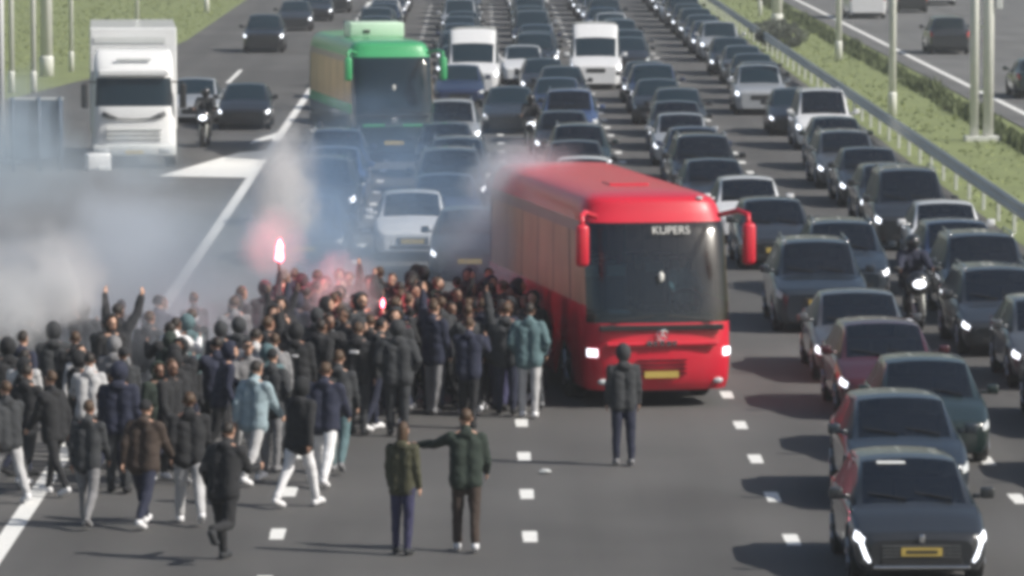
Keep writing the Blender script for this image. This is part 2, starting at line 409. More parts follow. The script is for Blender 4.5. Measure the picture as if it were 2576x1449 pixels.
    if face == 'fang':
        gb = MB()
        for q in range(4): gb.box(-.5, .5, -.02, .0, .38 + q * .045, .395 + q * .045, .004)
        pr.append(P('grille_bars', gb.mesh('grille_bars'), 'darkgrey', detail=True))
        pr.append(P('sun_strip', MB().add([(x_ , sk.at(4.86, 7).y - .01 + d_, sk.at(4.86, 7).z + .012 + d_ * .4) for d_ in (0, .07) for x_ in (-.42, -.05)], [(0, 1, 3, 2)]).mesh('sun_strip'), 'greywhite', detail=True))      # slanted daylight strips, bright lip and a little emblem
        for sd in (1, -1):
            fx = [(.80, .16, hf - .06), (.755, .10, hf - .2), (.70, .055, hf - .36), (.66, .03, hf - .42)]
            pr.append(P('daylight_strip', MB().tube([(sd * x * w / .875, y - .035, z) for x, y, z in fx], [.022, .03, .028, .015], 6).mesh('daylight_strip', True), 'lamp'))
        pr.append(P('bumper_lip', MB().box(-.62, .62, -.035, .04, .235, .275, .012).mesh('bumper_lip'), 'chrome'))
        pr.append(P('emblem', MB().box(-.035, .035, -.03, 0, hf - .175, hf - .07, .015).mesh('emblem'), 'chrome'))
        pr.append(P('plate_text', MB().box(-.2, .2, -.034, -.03, hf - .31, hf - .265).mesh('plate_text'), 'plate_ink', detail=True))
    return pr
PRO = {k: car_proto(k) for k in CARSPEC}
PRO['fang'] = car_proto('hatchback', 'fang')

# ------------------------------------------------------------------ ring-lofted boxes (coaches, lorry cab)
def ring_skin(perim, levels, L, k=.3, na=2, nt_=2):
    """perim: half outline [(x fraction, y)], levels: (z, width, rake, rear inset)"""
    ctrl = []
    for (x, y) in perim:
        row = []
        for (z, wd, rake, ins) in levels:
            f = max(0., 1 - y / (L * .5)); g = max(0., (y - L * .5) / (L * .5))
            row.append((x * wd, y + rake * f - ins * g, z))
        ctrl.append(row)
    return Skin(ctrl, na, nt_, k)

def coach_proto(sign_box=False):
    L, W = 10.3, 1.26
    per = [(0, 0), (.36, .015), (.66, .06), (.86, .15), (.965, .33), (1., .62), (1., 1.5)]
    y = 1.62; nwin = 5; ww = (L - .55 - 1.62 - .06 * (nwin - 1)) / nwin
    for i in range(nwin):
        per += [(1., y), (1., y + ww)]; y += ww + .06
    per += [(1., L - .32), (.95, L - .08), (.8, L - .01), (0, L)]
    lev = [(.30, W * .96, .10, .06), (.48, W * .99, .0, .02), (.85, W, -.03, 0), (1.2, W, 0, 0), (1.43, W, .03, 0), (1.72, W, .08, 0),
           (2.90, W * .985, .40, .03), (3.08, W * .965, .53, .05), (3.30, W * .935, .68, .1), (3.45, W * .86, .75, .2), (3.53, W * .7, 1.2, .4), (3.56, W * .3, 1.8, .7)]
    sk = ring_skin(per, lev, L)
    nper = len(per) - 1
    warch = [1.95 + .25, 7.35]
    for i, row in enumerate(sk.g):
        yy = row[0].y
        if abs(row[0].x) > 1.0:
            for yw in (2.2, 7.6):
                d = abs(yy - yw)
                if d < .58:
                    za = .5 + math.sqrt(max(0, .58 ** 2 - d * d))
                    for p in row[:8]:
                        if p.z < za: p.z = za
    def cls(a, t, side):
        if a <= 3 and 4 <= t <= 6: return 'windscreen'
        if a == 4 and 4 <= t <= 5: return ('side_window', side, -1) if t == 5 else 'body'
        if a == 5 and t in (5,): return ('side_window', side, 0)
        if 7 <= a < 7 + 2 * nwin and (a - 7) % 2 == 0 and t == 5: return ('side_window', side, a)
        if a == nper - 1 and t == 5: return 'rear_window'
        if t <= 3: return 'lower_body'
        if t == 6 and 4 <= a < 7 + 2 * nwin: return ('cantrail', side)
        if 6 <= a < 7 + 2 * nwin and t == 5: return ('window_pillar', side, a)
        return 'body'
    parts = sk.parts(cls); b = parts['body']
    top = [r[-1] for r in sk.g]; n = len(top)
    b.add([p.copy() for p in top] + [Vector((-p.x, p.y, p.z)) for p in top], [(j + 1, j, n + j, n + j + 1) for j in range(n - 1)])
    pr = [P('body', b.mesh('coach_body', True), 'paint')]
    pr.append(P('underbody', MB().box(-.85, .85, .35, L - .3, .25, .9).mesh('underbody'), 'black'))
    for k, mb in parts.items():
        if k == 'body': continue
        nm = k if isinstance(k, str) else k[0]
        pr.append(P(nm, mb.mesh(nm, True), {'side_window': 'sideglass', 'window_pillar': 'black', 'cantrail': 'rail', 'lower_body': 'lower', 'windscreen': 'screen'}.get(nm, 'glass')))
    add_wheels(pr, [(sx * 1.08, yy) for yy in (2.2, 7.6) for sx in (-1, 1)], .5, .3)
    # what shows through the windscreen
    pr.append(P('cabin_floor', MB().box(-1.15, 1.15, .35, L - .3, 1.0, 1.12).mesh('cabin_floor'), 'dash'))
    pr.append(P('dashboard', MB().box(-1.0, 1.0, .38, .8, 1.12, 1.55, .08).mesh('dashboard', True), 'dash'))
    rg = [(.62 + .25 * math.cos(2 * math.pi * k / 16), .98 + .1 * math.sin(2 * math.pi * k / 16), 1.7 + .2 * math.sin(2 * math.pi * k / 16)) for k in range(17)]
    pr.append(P('steering_wheel', MB().tube(rg, .02, 6, cap=False).mesh('steering_wheel', True), 'black'))
    for r_ in range(4):
        for sx in (-.88, -.42, .42, .88):
            if r_ == 0 and sx > 0: continue
            se = MB().box(sx - .21, sx + .21, 1.9 + r_ * .85, 2.02 + r_ * .85, 1.4, 2.3, .05); se.box(sx - .21, sx + .21, 1.5 + r_ * .85, 1.95 + r_ * .85, 1.35, 1.5, .04)
            i = len(pr); pr.append(P('seat', se.mesh('seat', True), 'seatc')); pr.append(P('headrest_cover', MB().box(sx - .16, sx + .16, 1.885 + r_ * .85, 1.9 + r_ * .85, 2.08, 2.26).mesh('headrest_cover'), 'greywhite', i))
    # front details
    pr.append(P('waist_band', MB().box(-1.05, 1.05, -.035, .1, 1.31, 1.40, .01).mesh('waist_band'), 'black'))
    pr.append(P('brow_moulding', MB().box(-.95, .95, -.075, .06, 1.05, 1.12, .025).mesh('brow_moulding'), 'paint'))
    g = MB()
    for i in range(4): g.box(-.42, .42, -.045, .0, .58 + i * .075, .60 + i * .075)
    pr.append(P('grille', g.mesh('grille'), 'paint_dark', detail=True))
    pr.append(P('number_plate', MB().box(-.30, .28, -.055, -.035, .52, .63).mesh('number_plate'), 'plate'))
    for sd in (1, -1):
        h2 = sk.patch(2.9, 3.9, 2.05, 2.42, sd, .02, 8, 4)
        pr.append(P('headlight', h2.mesh('headlight', True), 'lamp'))
        pr.append(P('fog_lamp', MB().ball((sd * .98, .10, .45), (.09, .05, .05)).mesh('fog_lamp', True), 'lamp_off', detail=True))
        # hanging ear mirror on its arm
        mm = MB().box(min(sd * 1.30, sd * 1.52), max(sd * 1.30, sd * 1.52), -.42, -.24, 2.42, 3.12, .07)
        i = len(pr); pr.append(P('mirror', mm.mesh('mirror', True), 'paint'))
        ar = MB().tube([(sd * 1.05, .4, 3.2), (sd * 1.3, .05, 3.3), (sd * 1.41, -.25, 3.25), (sd * 1.41, -.33, 3.05)], .045, 8)
        pr.append(P('mirror_arm', ar.mesh('mirror_arm', True), 'paint', i))
        wp = MB().tube([(sd * .9, .05, 1.46), (sd * .12, .05, 1.55)], .016, 6)
        pr.append(P('wiper', wp.mesh('wiper'), 'black', detail=True))
    # maker's star and name bar on the front, both unreadable in the picture
    st = MB()
    for k in range(3):
        a = math.pi / 2 + k * 2 * math.pi / 3
        st.tube([(0, -.07, 1.24), (.085 * math.cos(a), -.07, 1.24 + .085 * math.sin(a))], [.02, .006], 6)
    ring = [(.092 * math.cos(2 * math.pi * k / 16), -.07, 1.24 + .092 * math.sin(2 * math.pi * k / 16)) for k in range(17)]
    st.tube(ring, .01, 6, cap=False)
    pr.append(P('emblem', st.mesh('emblem', True), 'chrome'))
    nb = MB()
    for k, wd in enumerate((.09, .07, .08, .09, .07)): nb.box(-.27 + k * .11, -.27 + k * .11 + wd, -.10, -.07, 1.06, 1.14, .006)
    pr.append(P('name_letters', nb.mesh('name_letters'), 'chrome'))
    if not sign_box:
        cu = bpy.data.curves.new('lettering', 'FONT'); cu.body = 'KUPERS'; cu.size = .19; cu.extrude = .004; cu.align_x = 'CENTER'
        to = bpy.data.objects.new('lettering', cu); col.objects.link(to)
        tm = bpy.data.meshes.new_from_object(to.evaluated_get(bpy.context.evaluated_depsgraph_get())); bpy.data.objects.remove(to)
        tm.materials.clear(); tm.materials.append(M['sign'])
        pr.append(P('destination_lettering', tm, 'sign', None, (.22, .325, 2.90), (R(76), 0, 0)))
    pr.append(P('interior_mirror', MB().ball((.0, .06, 2.2), (.05, .03, .09)).mesh('interior_mirror', True), 'sign', detail=False))
    if sign_box:
        bx = MB().box(-.75, .9, 4.2, 5.6, 3.53, 3.98, .05)
        i = len(pr); pr.append(P('roof_unit', bx.mesh('roof_unit', True), 'roofbox'))
        pr.append(P('vent', MB().box(-.35, -.15, 4.18, 4.22, 3.66, 3.76).mesh('vent'), 'black', i))
    else:
        pr.append(P('roof_hatch', MB().box(-.35, .35, 2.9, 3.6, 3.53, 3.59, .02).mesh('roof_hatch'), 'paint'))
        pr.append(P('marker_lamp', MB().ball((.80, .82, 3.46), (.07, .05, .035)).mesh('marker_lamp', True), 'lamp_off', detail=False))
    return pr

def lorry_proto():
    pr = []
    per = [(0, 0), (.4, .01), (.75, .05), (.93, .15), (1., .35), (1., .55), (1., 1.35), (1., 1.85), (.9, 2.0), (0, 2.0)]
    W = 1.22
    lev = [(.38, W * .97, .05, 0), (.62, W, 0, 0), (1.1, W, 0, 0), (1.62, W * .985, .03, 0), (1.80, W * .98, .06, 0), (2.62, W * .95, .2, .02), (2.85, W * .94, .26, .03), (3.2, W * .92, .55, .05), (3.4, W * .86, .85, .08)]
    sk = ring_skin(per, lev, 2.0)
    def cls(a, t, side):
        if a <= 2 and t == 4: return 'windscreen'
        if a in (5,) and t == 4: return ('side_window', side)
        return 'body'
    parts = sk.parts(cls); b = parts['body']
    top = [r[-1] for r in sk.g]; n = len(top)
    b.add([p.copy() for p in top] + [Vector((-p.x, p.y, p.z)) for p in top], [(j + 1, j, n + j, n + j + 1) for j in range(n - 1)])
    pr.append(P('cab', b.mesh('lorry_cab', True), 'paint'))
    for k, mb in parts.items():
        if k != 'body':
            nm = k if isinstance(k, str) else k[0]; pr.append(P(nm, mb.mesh(nm, True), 'glass', 0))
    pr.append(P('cargo_box', MB().box(-1.27, 1.27, 2.25, 9.6, 1.0, 4.0, .04).mesh('cargo_box'), 'paint'))
    i = len(pr) - 1
    pr.append(P('roof_stripe', MB().box(-1.15, .95, 2.225, 2.249, 3.55, 3.72).mesh('roof_stripe'), 'greywhite', i))
    pr.append(P('chassis', MB().box(-.45, .45, .3, 9.4, .6, .98).mesh('chassis'), 'black'))
    pr.append(P('sun_visor', MB().box(-1.02, 1.02, .02, .22, 2.68, 2.86, .04).mesh('sun_visor'), 'paint', 0))
    # dark curved mouth between the lamps
    gm = MB().tube([(-.9, .03, 1.6), (-.72, .0, 1.53), (-.45, -.02, 1.45), (0, -.03, 1.43), (.45, -.02, 1.45), (.72, .0, 1.53), (.9, .03, 1.6)], [.075, .065, .022, .018, .022, .065, .075], 8)
    pr.append(P('grille', gm.mesh('grille', True), 'darkgrey', 0))
    sl_ = MB()
    for q in range(3): sl_.box(-.8, .8, -.035, .05, .84 + q * .13, .90 + q * .13, .01)
    pr.append(P('lower_grille', sl_.mesh('lower_grille'), 'greywhite', 0))
    pr.append(P('number_plate', MB().box(-.26, .26, -.105, -.08, .42, .53).mesh('number_plate'), 'plate', 0))
    pr.append(P('roof_lamp_bar', MB().box(-.5, .5, .35, .42, 3.1, 3.18, .02).mesh('roof_lamp_bar'), 'greywhite', 0))
    pr.append(P('bumper', MB().box(-1.2, 1.2, -.08, .25, .36, .68, .06).mesh('bumper', True), 'greywhite', 0))
    for sd in (1, -1):
        pr.append(P('headlight', MB().box(min(sd * .72, sd * 1.08), max(sd * .72, sd * 1.08), -.10, .0, .46, .60, .03).mesh('headlight', True), 'lamp_off', 0))
        m = MB().box(min(sd * 1.32, sd * 1.52), max(sd * 1.32, sd * 1.52), .05, .2, 1.75, 2.45, .04)
        m.tube([(sd * 1.1, .3, 2.5), (sd * 1.42, .12, 2.5), (sd * 1.42, .12, 2.4)], .025, 6)
        pr.append(P('mirror', m.mesh('mirror', True), 'black', 0))
    add_wheels(pr, [(sx * 1.05, yy) for yy in (1.1, 7.6) for sx in (-1, 1)], .48, .3)
    return pr
PRO['coach'] = coach_proto(); PRO['green_coach'] = coach_proto(True); PRO['lorry'] = lorry_proto()

def moto_proto():
    pr = []
    t, h = wheel_meshes(.31, .13)
    for y in (.32, 1.72):
        i = len(pr); pr.append(P('wheel', t, 'tyre', None, (0, y, .31))); pr.append(P('rim', h, 'rim', i))
    fk = MB()
    for sx in (-.1, .1): fk.tube([(sx, .32, .31), (sx, .62, .98)], .03, 8)
    pr.append(P('fork', fk.mesh('fork', True), 'steel'))
    pr.append(P('engine', MB().box(-.2, .2, .75, 1.25, .3, .66, .06).mesh('engine', True), 'black'))
    pr.append(P('fuel_tank', MB().ball((0, .92, .86), (.17, .34, .16), 14, 9).mesh('fuel_tank', True), 'paint'))
    pr.append(P('seat', MB().box(-.15, .15, 1.2, 1.85, .76, .86, .04).mesh('seat', True), 'black'))
    pr.append(P('fairing', MB().ball((0, .46, .92), (.24, .2, .24), 14, 9).mesh('fairing', True), 'paint'))
    pr.append(P('headlight', MB().ball((0, .27, .92), (.13, .05, .085), 12, 8).mesh('headlight', True), 'lamp'))
    hb = MB().tube([(-.38, .72, 1.06), (-.2, .6, 1.04), (.2, .6, 1.04), (.38, .72, 1.06)], .018, 6)
    i = len(pr); pr.append(P('handlebar', hb.mesh('handlebar', True), 'black'))
    for sd in (1, -1):
        m = MB().ball((sd * .4, .56, 1.2), (.08, .03, .05)); m.tube([(sd * .3, .64, 1.05), (sd * .4, .56, 1.2)], .01, 5)
        pr.append(P('mirror', m.mesh('mirror', True), 'black', i))
    return pr
PRO['moto'] = moto_proto()

# ------------------------------------------------------------------ the setting: ground, roads, markings, verge
g = MB().box(-3000, 3000, -600, 5000, -.4, -.03); tag(obj('ground', g.mesh('ground'), M['grass']), kind='structure')
road = tag(obj('road', MB().add([(-26, -120, 0), (12.75, -120, 0), (12.75, 1500, 0), (-14.0, 1500, 0), (-13.9, 255, 0), (-15.2, 218, 0), (-17.2, 198, 0), (-22, 170, 0), (-26, 140, 0)], [tuple(range(9))]).mesh('road'), M['asphalt']), kind='structure')
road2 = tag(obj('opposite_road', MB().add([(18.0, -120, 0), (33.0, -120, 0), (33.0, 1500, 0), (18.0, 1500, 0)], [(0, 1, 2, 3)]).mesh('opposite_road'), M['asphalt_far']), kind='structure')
def strip(name, pts_l, pts_r, z, parent, mat='paint'):
    vs = [(x, y, z) for x, y in pts_l] + [(x, y, z) for x, y in pts_r]; n = len(pts_l)
    return obj(name, MB().add(vs, [(i, n + i, n + i + 1, i + 1) for i in range(n - 1)]).mesh(name), M[mat], parent)
A_, B_, D_, E_, C_ = .69, 4.24, -2.76, 7.76, -6.42
def dash_mesh(w_, l_):
    n = 5; vs = []
    for k in range(n + 1): vs += [(-w_ / 2 + random.uniform(-.012, .012), l_ * k / n, 0), (w_ / 2 + random.uniform(-.012, .012), l_ * k / n, 0)]
    return MB().add(vs, [(2 * k, 2 * k + 1, 2 * k + 3, 2 * k + 2) for k in range(n)]).mesh('lane_marking')
dm = dash_mesh(.2, 1.15)
y_on = G(1326, 1245)[1] - .5
for X, off in ((A_, 0), (B_, -.35), (D_, .3), (E_, -.6)):
    y = y_on + off - 16 * K
    while y < 262 * K:
        obj('lane_marking', dm, M['paint'], road, (X, y, .004)); y += 4.0 * K
dl = dash_mesh(.18, 12.0)
for y in (176, 206, 236, 266): obj('lane_marking', dl, M['paint'], road, (-9.75 - (y < 180) * .1, y * K, .004))
ys = list(range(-60, 420, 8))
strip('edge_line', [(C_ - .13, y) for y in ys], [(C_ + .13, y) for y in ys], .004, road)
strip('edge_line', [(11.55, y) for y in ys], [(11.7, y) for y in ys], .004, road)
strip('edge_line', [(18.85, y) for y in ys], [(19.1, y) for y in ys], .004, road2)
# painted chevrons of the exit nose, left of the solid line
ch = [G(398, 443), G(640, 447), G(668, 378), G(600, 384)]
obj('chevron', MB().add([(x, y, .005) for x, y in ch], [(0, 1, 2, 3)]).mesh('chevron'), M['paint'], road)
ch = [G(628, 362), G(690, 348), G(703, 332), G(640, 352)]
obj('chevron', MB().add([(x, y, .005) for x, y in ch], [(0, 1, 2, 3)]).mesh('chevron'), M['paint'], road)

def grass(name, areas, n, hmin, hmax, mat, label):
    mb = MB()
    tot = sum((a[1] - a[0]) * (a[3] - a[2]) for a in areas)
    for (x0, x1, y0, y1) in areas:
        for _ in range(int(n * (x1 - x0) * (y1 - y0) / tot)):
            x, y = random.uniform(x0, x1), random.uniform(y0, y1)
            if x < 0 and x > -14.2 - max(0, (255 - y)) * .14: continue
            hh = random.uniform(hmin, hmax) * (.4 + 1.2 * max(0, noise.noise((x * .35, y * .1, 3)) + .3)); a = random.uniform(0, math.pi)
            dx, dy = math.cos(a) * .09, math.sin(a) * .09; lx, ly = random.uniform(-.12, .12), random.uniform(-.12, .12)
            mb.add([(x - dx, y - dy, -.05), (x + dx, y + dy, -.05), (x + lx, y + ly, hh)], [(0, 1, 2)])
    return tag(obj(name, mb.mesh(name), M[mat]), label, None, None, 'stuff')
grass('grass', [(13.1, 17.8, 100, 400), (-40, -14.2, 130, 480)], 30000, .02, .07, 'tuft', 'short dusty green grass along the motorway verges')
grass('grass', [(16.5, 17.5, 100, 400)], 9000, .15, .4, 'tuft2', 'dark strip of longer grass along the far side of the median')

# guard rail of the median
gr = empty('guard_rail', (12.95, 0, 0), 0, 'long galvanised steel guard rail between the traffic jam and the grass median', 'guard rail')
prof = [(0, .44), (-.05, .49), (-.05, .58), (0, .64), (-.05, .70), (-.05, .79), (0, .84)]
vs = [(x, y, z) for y in (0, 4.0) for x, z in prof] + [(x + .012, y, z + .004) for y in (0, 4.0) for x, z in prof]
n = len(prof)
fs = [(i, i + 1, n + i + 1, n + i) for i in range(n - 1)] + [(2 * n + i + 1, 2 * n + i, 3 * n + i, 3 * n + i + 1) for i in range(n - 1)]
fs += [(n - 1, 3 * n - 1, 4 * n - 1, 2 * n - 1), (0, n, 3 * n, 2 * n)]
beam = tomesh('rail_beam', vs, fs, False, M['steel'])
postm = MB().box(.014, .10, -.06, .06, -.05, .74, .008).mesh('rail_post')
for k in range(8, 96):
    obj('rail_beam', beam, M['steel'], gr, (0, 4 * k, 0)); obj('rail_post', postm, M['steel'], gr, (0, 4 * k + 2, 0))

# poles
def lamp_post(u, v, r, hh, label, side, dark=False):
    x, y = G(u, v)
    e = empty('lamp_post', (x, y, 0), 0, label, 'lamp post', 'poles along the motorway')
    obj('pole', MB().tube([(0, 0, -.1), (0, 0, hh * .5), (0, 0, hh)], [r, r * .85, r * .6], 12).mesh('pole', True), M['post'], e)
    obj('base', MB().tube([(0, 0, -.1), (0, 0, .7), (0, 0, .8)], [r * 1.12, r * 1.12, r], 12).mesh('base', True), M['post'], e)
    obj('arm', MB().tube([(0, 0, hh - .05), (side * .6, 0, hh + .35), (side * 1.6, 0, hh + .5)], [r * .6, r * .5, r * .4], 8).mesh('arm', True), M['post'], e)
    obj('lamp_head', MB().box(min(side * 1.5, side * 2.3), max(side * 1.5, side * 2.3), -.14, .14, hh + .42, hh + .55, .04).mesh('lamp_head', True), M['steel'], e)
lamp_post(2245, 290, .135, 11, 'slim pole with yellowish base in the median grass, left of the thick twin posts', 1)
lamp_post(2110, 150, .14, 11, 'pale pole in the median behind the slim yellowish pole', 1)
lamp_post(1955, 75, .27, 11, 'thick pale pole farthest up the median', 1)
lamp_post(1912, 40, .10, 10, 'thin pole just left of the thick far median pole', 1)
lamp_post(118, 190, .26, 12, 'thick white pole on the left verge behind the white lorry', -1)
lamp_post(180, 178, .10, 10, 'thin pole just right of the thick white pole on the left verge', -1)
lamp_post(345, 92, .11, 10, 'thin pole rising from the left verge behind the white lorry box', -1)
lamp_post(520, 30, .13, 10, 'far thin pole on the left verge, rightmost of that row', -1)
lamp_post(30, 232, .11, 10, 'thin pole near the left picture edge, second from the edge', -1)
lamp_post(85, 232, .11, 10, 'thin pole on the left verge, third from the left edge', -1)
x, y = G(5, 412)
e = empty('lamp_post', (x, y, 0), 0, 'white pole at the very left edge with a pale foot on the road', 'lamp post', 'poles along the motorway')
obj('pole', MB().tube([(0, 0, -.1), (0, 0, 10)], [.1, .08], 10).mesh('pole', True), M['white'], e)
obj('foot', MB().box(-.15, .6, -.2, .2, -.02, .14, .03).mesh('foot'), M['greywhite'], e)
x, y = G(108, 432)
e = empty('roadside_board', (x, y, 0), 0, 'blue grey upright board on slim posts left of the white lorry, seen through smoke', 'board')
M['panel'] = pm('blue_grey_panel', (.10, .14, .20), .6, var=.2, scale=2); M['bluepost'] = pm('blue_post', (.05, .08, .13), .5)
for dx in (-.85, -.1, .5): obj('post', MB().tube([(dx, 0, -.05), (dx, 0, 2.15)], .05, 8).mesh('post', True), M['bluepost'], e)
obj('panel', MB().box(-.95, .58, .06, .11, .35, 2.05, .015).mesh('panel'), M['panel'], e)
obj('top_strip', MB().box(-.97, .6, .05, .12, 2.055, 2.13, .01).mesh('top_strip'), M['greywhite'], e)
x, y = G(246, 428)
e = empty('barrier_block', (x, y, 0), R(20), 'small pale block standing on the road below the white lorry front', 'barrier')
obj('block', MB().box(-.36, .36, -.2, .2, .0, .5, .06).mesh('block', True), M['white'], e)
obj('foot', MB().box(-.05, .34, -.26, .26, -.01, .12, .03).mesh('foot'), M['greywhite'], e)
# twin posts of a sign gantry in the median
x, y = G(2470, 352)
e = empty('gantry_post', (x, y, 0), 0, 'thick white twin gantry posts standing in the median grass', 'gantry post')
for dx, r in ((-.24, .14), (.2, .17)):
    obj('leg', MB().tube([(dx, 0, -.1), (dx, 0, 9)], r, 14).mesh('leg', True), M['post'], e)
obj('base_plate', MB().box(-.55, .55, -.4, .4, -.05, .12, .02).mesh('base_plate'), M['post'], e)
for z in (1.6, 3.6, 5.6, 7.6): obj('brace', MB().tube([(-.2, 0, z), (.18, 0, z)], .05, 8).mesh('brace'), M['post'], e)
obj('sign_bracket', MB().box(.42, .62, -.15, .15, 4.15, 4.6, .02).mesh('sign_bracket'), M['greywhite'], e)

# bush by the guard rail
def bush(name, loc, rx, rz_, n, mat, label):
    e = empty(name, loc, 0, label, 'bush')
    st = MB()
    for k in range(7):
        a = random.uniform(0, 6.28); st.tube([(0, 0, -.05), (math.cos(a) * rx * .3, math.sin(a) * rx * .3, rz_ * .5), (math.cos(a) * rx * .6, math.sin(a) * rx * .6, rz_ * 1.0)], [.04, .025, .01], 5)
    obj('stem', st.mesh('stem'), pm('bark', (.09, .07, .05), .9), e)
    lf = MB()
    for k in range(n):
        d = Vector((random.gauss(0, 1), random.gauss(0, 1), random.gauss(0, 1))).normalized() * random.uniform(.55, 1) ** .5
        p = Vector((d.x * rx, d.y * rx, rz_ + d.z * rz_ * .95)) * (1 + .2 * noise.noise(d * 2.2))
        a = Vector((random.gauss(0, 1), random.gauss(0, 1), random.gauss(0, 1))).normalized(); b = a.orthogonal().normalized()
        s_ = random.uniform(.05, .1); lf.add([p - a * s_, p + b * s_ * .5, p + a * s_, p - b * s_ * .5], [(0, 1, 2, 3)])
    obj('leaves', lf.mesh('leaves'), M[mat], e)
M['leaf'] = pm('bush_leaves', (.05, .06, .045), .7, var=.4, scale=2)
x, y = G(1960, 125); bush('roadside_bush', (13.75, y, 0), 1.2, .62, 2200, 'leaf', 'dark scrubby bush beside the guard rail near the thick far pole')
bush('roadside_bush', (14.0, y + 12, 0), 1.1, .5, 1500, 'leaf', 'low dark scrub behind the first bush at the guard rail')

# ------------------------------------------------------------------ traffic
ORD = 'first second third fourth fifth sixth seventh eighth ninth tenth eleventh twelfth thirteenth fourteenth fifteenth sixteenth seventeenth eighteenth nineteenth twentieth twenty-first twenty-second twenty-third twenty-fourth twenty-fifth twenty-sixth twenty-seventh twenty-eighth twenty-ninth thirtieth thirty-first thirty-second thirty-third thirty-fourth thirty-fifth'.split()
lane = {'R2': [], 'R1': [], 'MID': [], 'DA': [], 'CD': []}
def V(l, x, y, kind, colr, lamp=True, label=None): lane[l].append(dict(x=x, y=y, kind=kind, col=colr, lamp=lamp, label=label))
# second lane from the rail, nearest first (x, y of the front bumper)
V('R1', 5.62, 56.6, 'hatchback', 'dark grey', True, 'dark grey hatchback with slanted white daylight strips and yellow plate, nearest car')
V('R1', 6.1, 63.0, 'hatchback', 'blue grey', False, 'blue grey hatchback right behind the nearest car, its bonnet hidden')
V('R1', 6.9, 67.6, 'hatchback', 'dark green', False, 'dark green hatchback squeezed between the blue grey car and the dark red car')
V('R1', 6.75, 73.0, 'hatchback', 'dark red', True, 'dark red hatchback with one bright headlamp showing, in the right-hand queue')
V('R1', 6.75, 78.0, 'saloon', 'grey', True)
V('R1', 6.6, 86.0, 'suv', 'blue grey', False)
V('R1', 7.6, 92.3, 'estate', 'blue grey', True)
V('R1', 6.6, 98.8, 'hatchback', 'dark grey', False)
V('R1', 6.4, 105.2, 'hatchback', 'white', False)
for y_, k_, c_ in ((111.4, 'saloon', 'dark grey'), (117.6, 'suv', 'black'), (124, 'hatchback', 'dark blue'), (130.4, 'hatchback', 'silver'), (136.8, 'saloon', 'dark grey'),
                   (143.2, 'estate', 'dark grey'), (149.6, 'hatchback', 'black'), (155.6, 'suv', 'dark blue'), (162, 'saloon', 'dark grey'), (182, 'hatchback', 'black'),
                   (188.5, 'estate', 'grey'), (195, 'suv', 'dark grey'), (201.5, 'hatchback', 'black'), (208, 'hatchback', 'white'), (215, 'saloon', 'dark blue'), (222, 'suv', 'dark grey'),
                   (229, 'hatchback', 'silver'), (236, 'estate', 'black'), (243, 'hatchback', 'dark grey'), (250, 'mpv', 'grey'), (257, 'saloon', 'black'), (264, 'hatchback', 'dark blue'), (271, 'suv', 'grey')):
    V('R1', 6.15 + random.uniform(-.25, .25), y_, k_, c_, random.random() < .6)
V('R2', 9.75, 64.5, 'hatchback', 'grey', False); V('R2', 9.9, 70.6, 'saloon', 'dark grey', False)
for x_, y_, k_, c_, l_ in ((10.05, 77.0, 'hatchback', 'grey', True), (9.75, 82.0, 'estate', 'dark grey', True), (10.0, 87.4, 'suv', 'blue grey', False), (10.1, 92.9, 'hatchback', 'dark blue', False),
                           (10.3, 97.9, 'hatchback', 'white', True), (10.05, 103.4, 'mpv', 'dark grey', True), (10.2, 109.6, 'hatchback', 'black', True), (10.2, 115.6, 'saloon', 'dark grey', True), (10.1, 121.8, 'estate', 'grey', True),
                           (10.3, 128.6, 'hatchback', 'dark green', False), (10.6, 137.2, 'mpv', 'white', True), (10.2, 144, 'saloon', 'black', True), (9.75, 155, 'suv', 'silver', True), (10.2, 161.5, 'hatchback', 'black', False),
                           (10.3, 168, 'saloon', 'dark grey', True), (10.3, 174.5, 'hatchback', 'grey', False), (10.2, 181, 'estate', 'black', True), (10.4, 192.4, 'suv', 'silver', True), (10.3, 199, 'hatchback', 'dark blue', True),
                           (10.3, 206, 'saloon', 'grey', False), (10.4, 213, 'estate', 'black', True), (10.3, 220, 'hatchback', 'dark grey', True), (10.4, 227, 'suv', 'black', True), (10.3, 234, 'hatchback', 'silver', False),
                           (10.3, 241, 'saloon', 'dark grey', True), (10.4, 248, 'mpv', 'black', True), (10.4, 255, 'hatchback', 'grey', True), (10.4, 262, 'estate', 'dark blue', False)):
    V('R2', x_, y_, k_, c_, l_)
for x_, y_, k_, c_, l_ in ((2.6, 112.0, 'hatchback', 'white', False), (2.6, 118.4, 'saloon', 'dark grey', False), (2.8, 124.6, 'estate', 'dark green', True), (2.5, 131.6, 'hatchback', 'black', True), (2.8, 139.4, 'suv', 'blue', False),
                           (2.6, 150.6, 'saloon', 'dark blue', True), (2.9, 157.4, 'estate', 'black', False), (2.4, 164, 'hatchback', 'dark grey', True), (4.45, 171.0, 'van', 'white', True), (1.75, 174.6, 'hatchback', 'white', False), (2.3, 181, 'suv', 'dark grey', True),
                           (2.5, 188, 'hatchback', 'black', True), (2.5, 195, 'saloon', 'dark blue', False), (2.4, 202, 'mpv', 'dark grey', True), (2.6, 209, 'hatchback', 'silver', True), (2.5, 216, 'estate', 'black', True),
                           (2.5, 223, 'suv', 'grey', False), (2.5, 230, 'hatchback', 'dark grey', True), (2.6, 237, 'saloon', 'white', False), (2.5, 244, 'hatchback', 'black', True), (2.5, 251, 'estate', 'dark blue', True), (2.5, 258, 'suv', 'dark grey', True), (2.5, 265, 'hatchback', 'grey', True)):
    V('MID', x_, y_, k_, c_, l_)
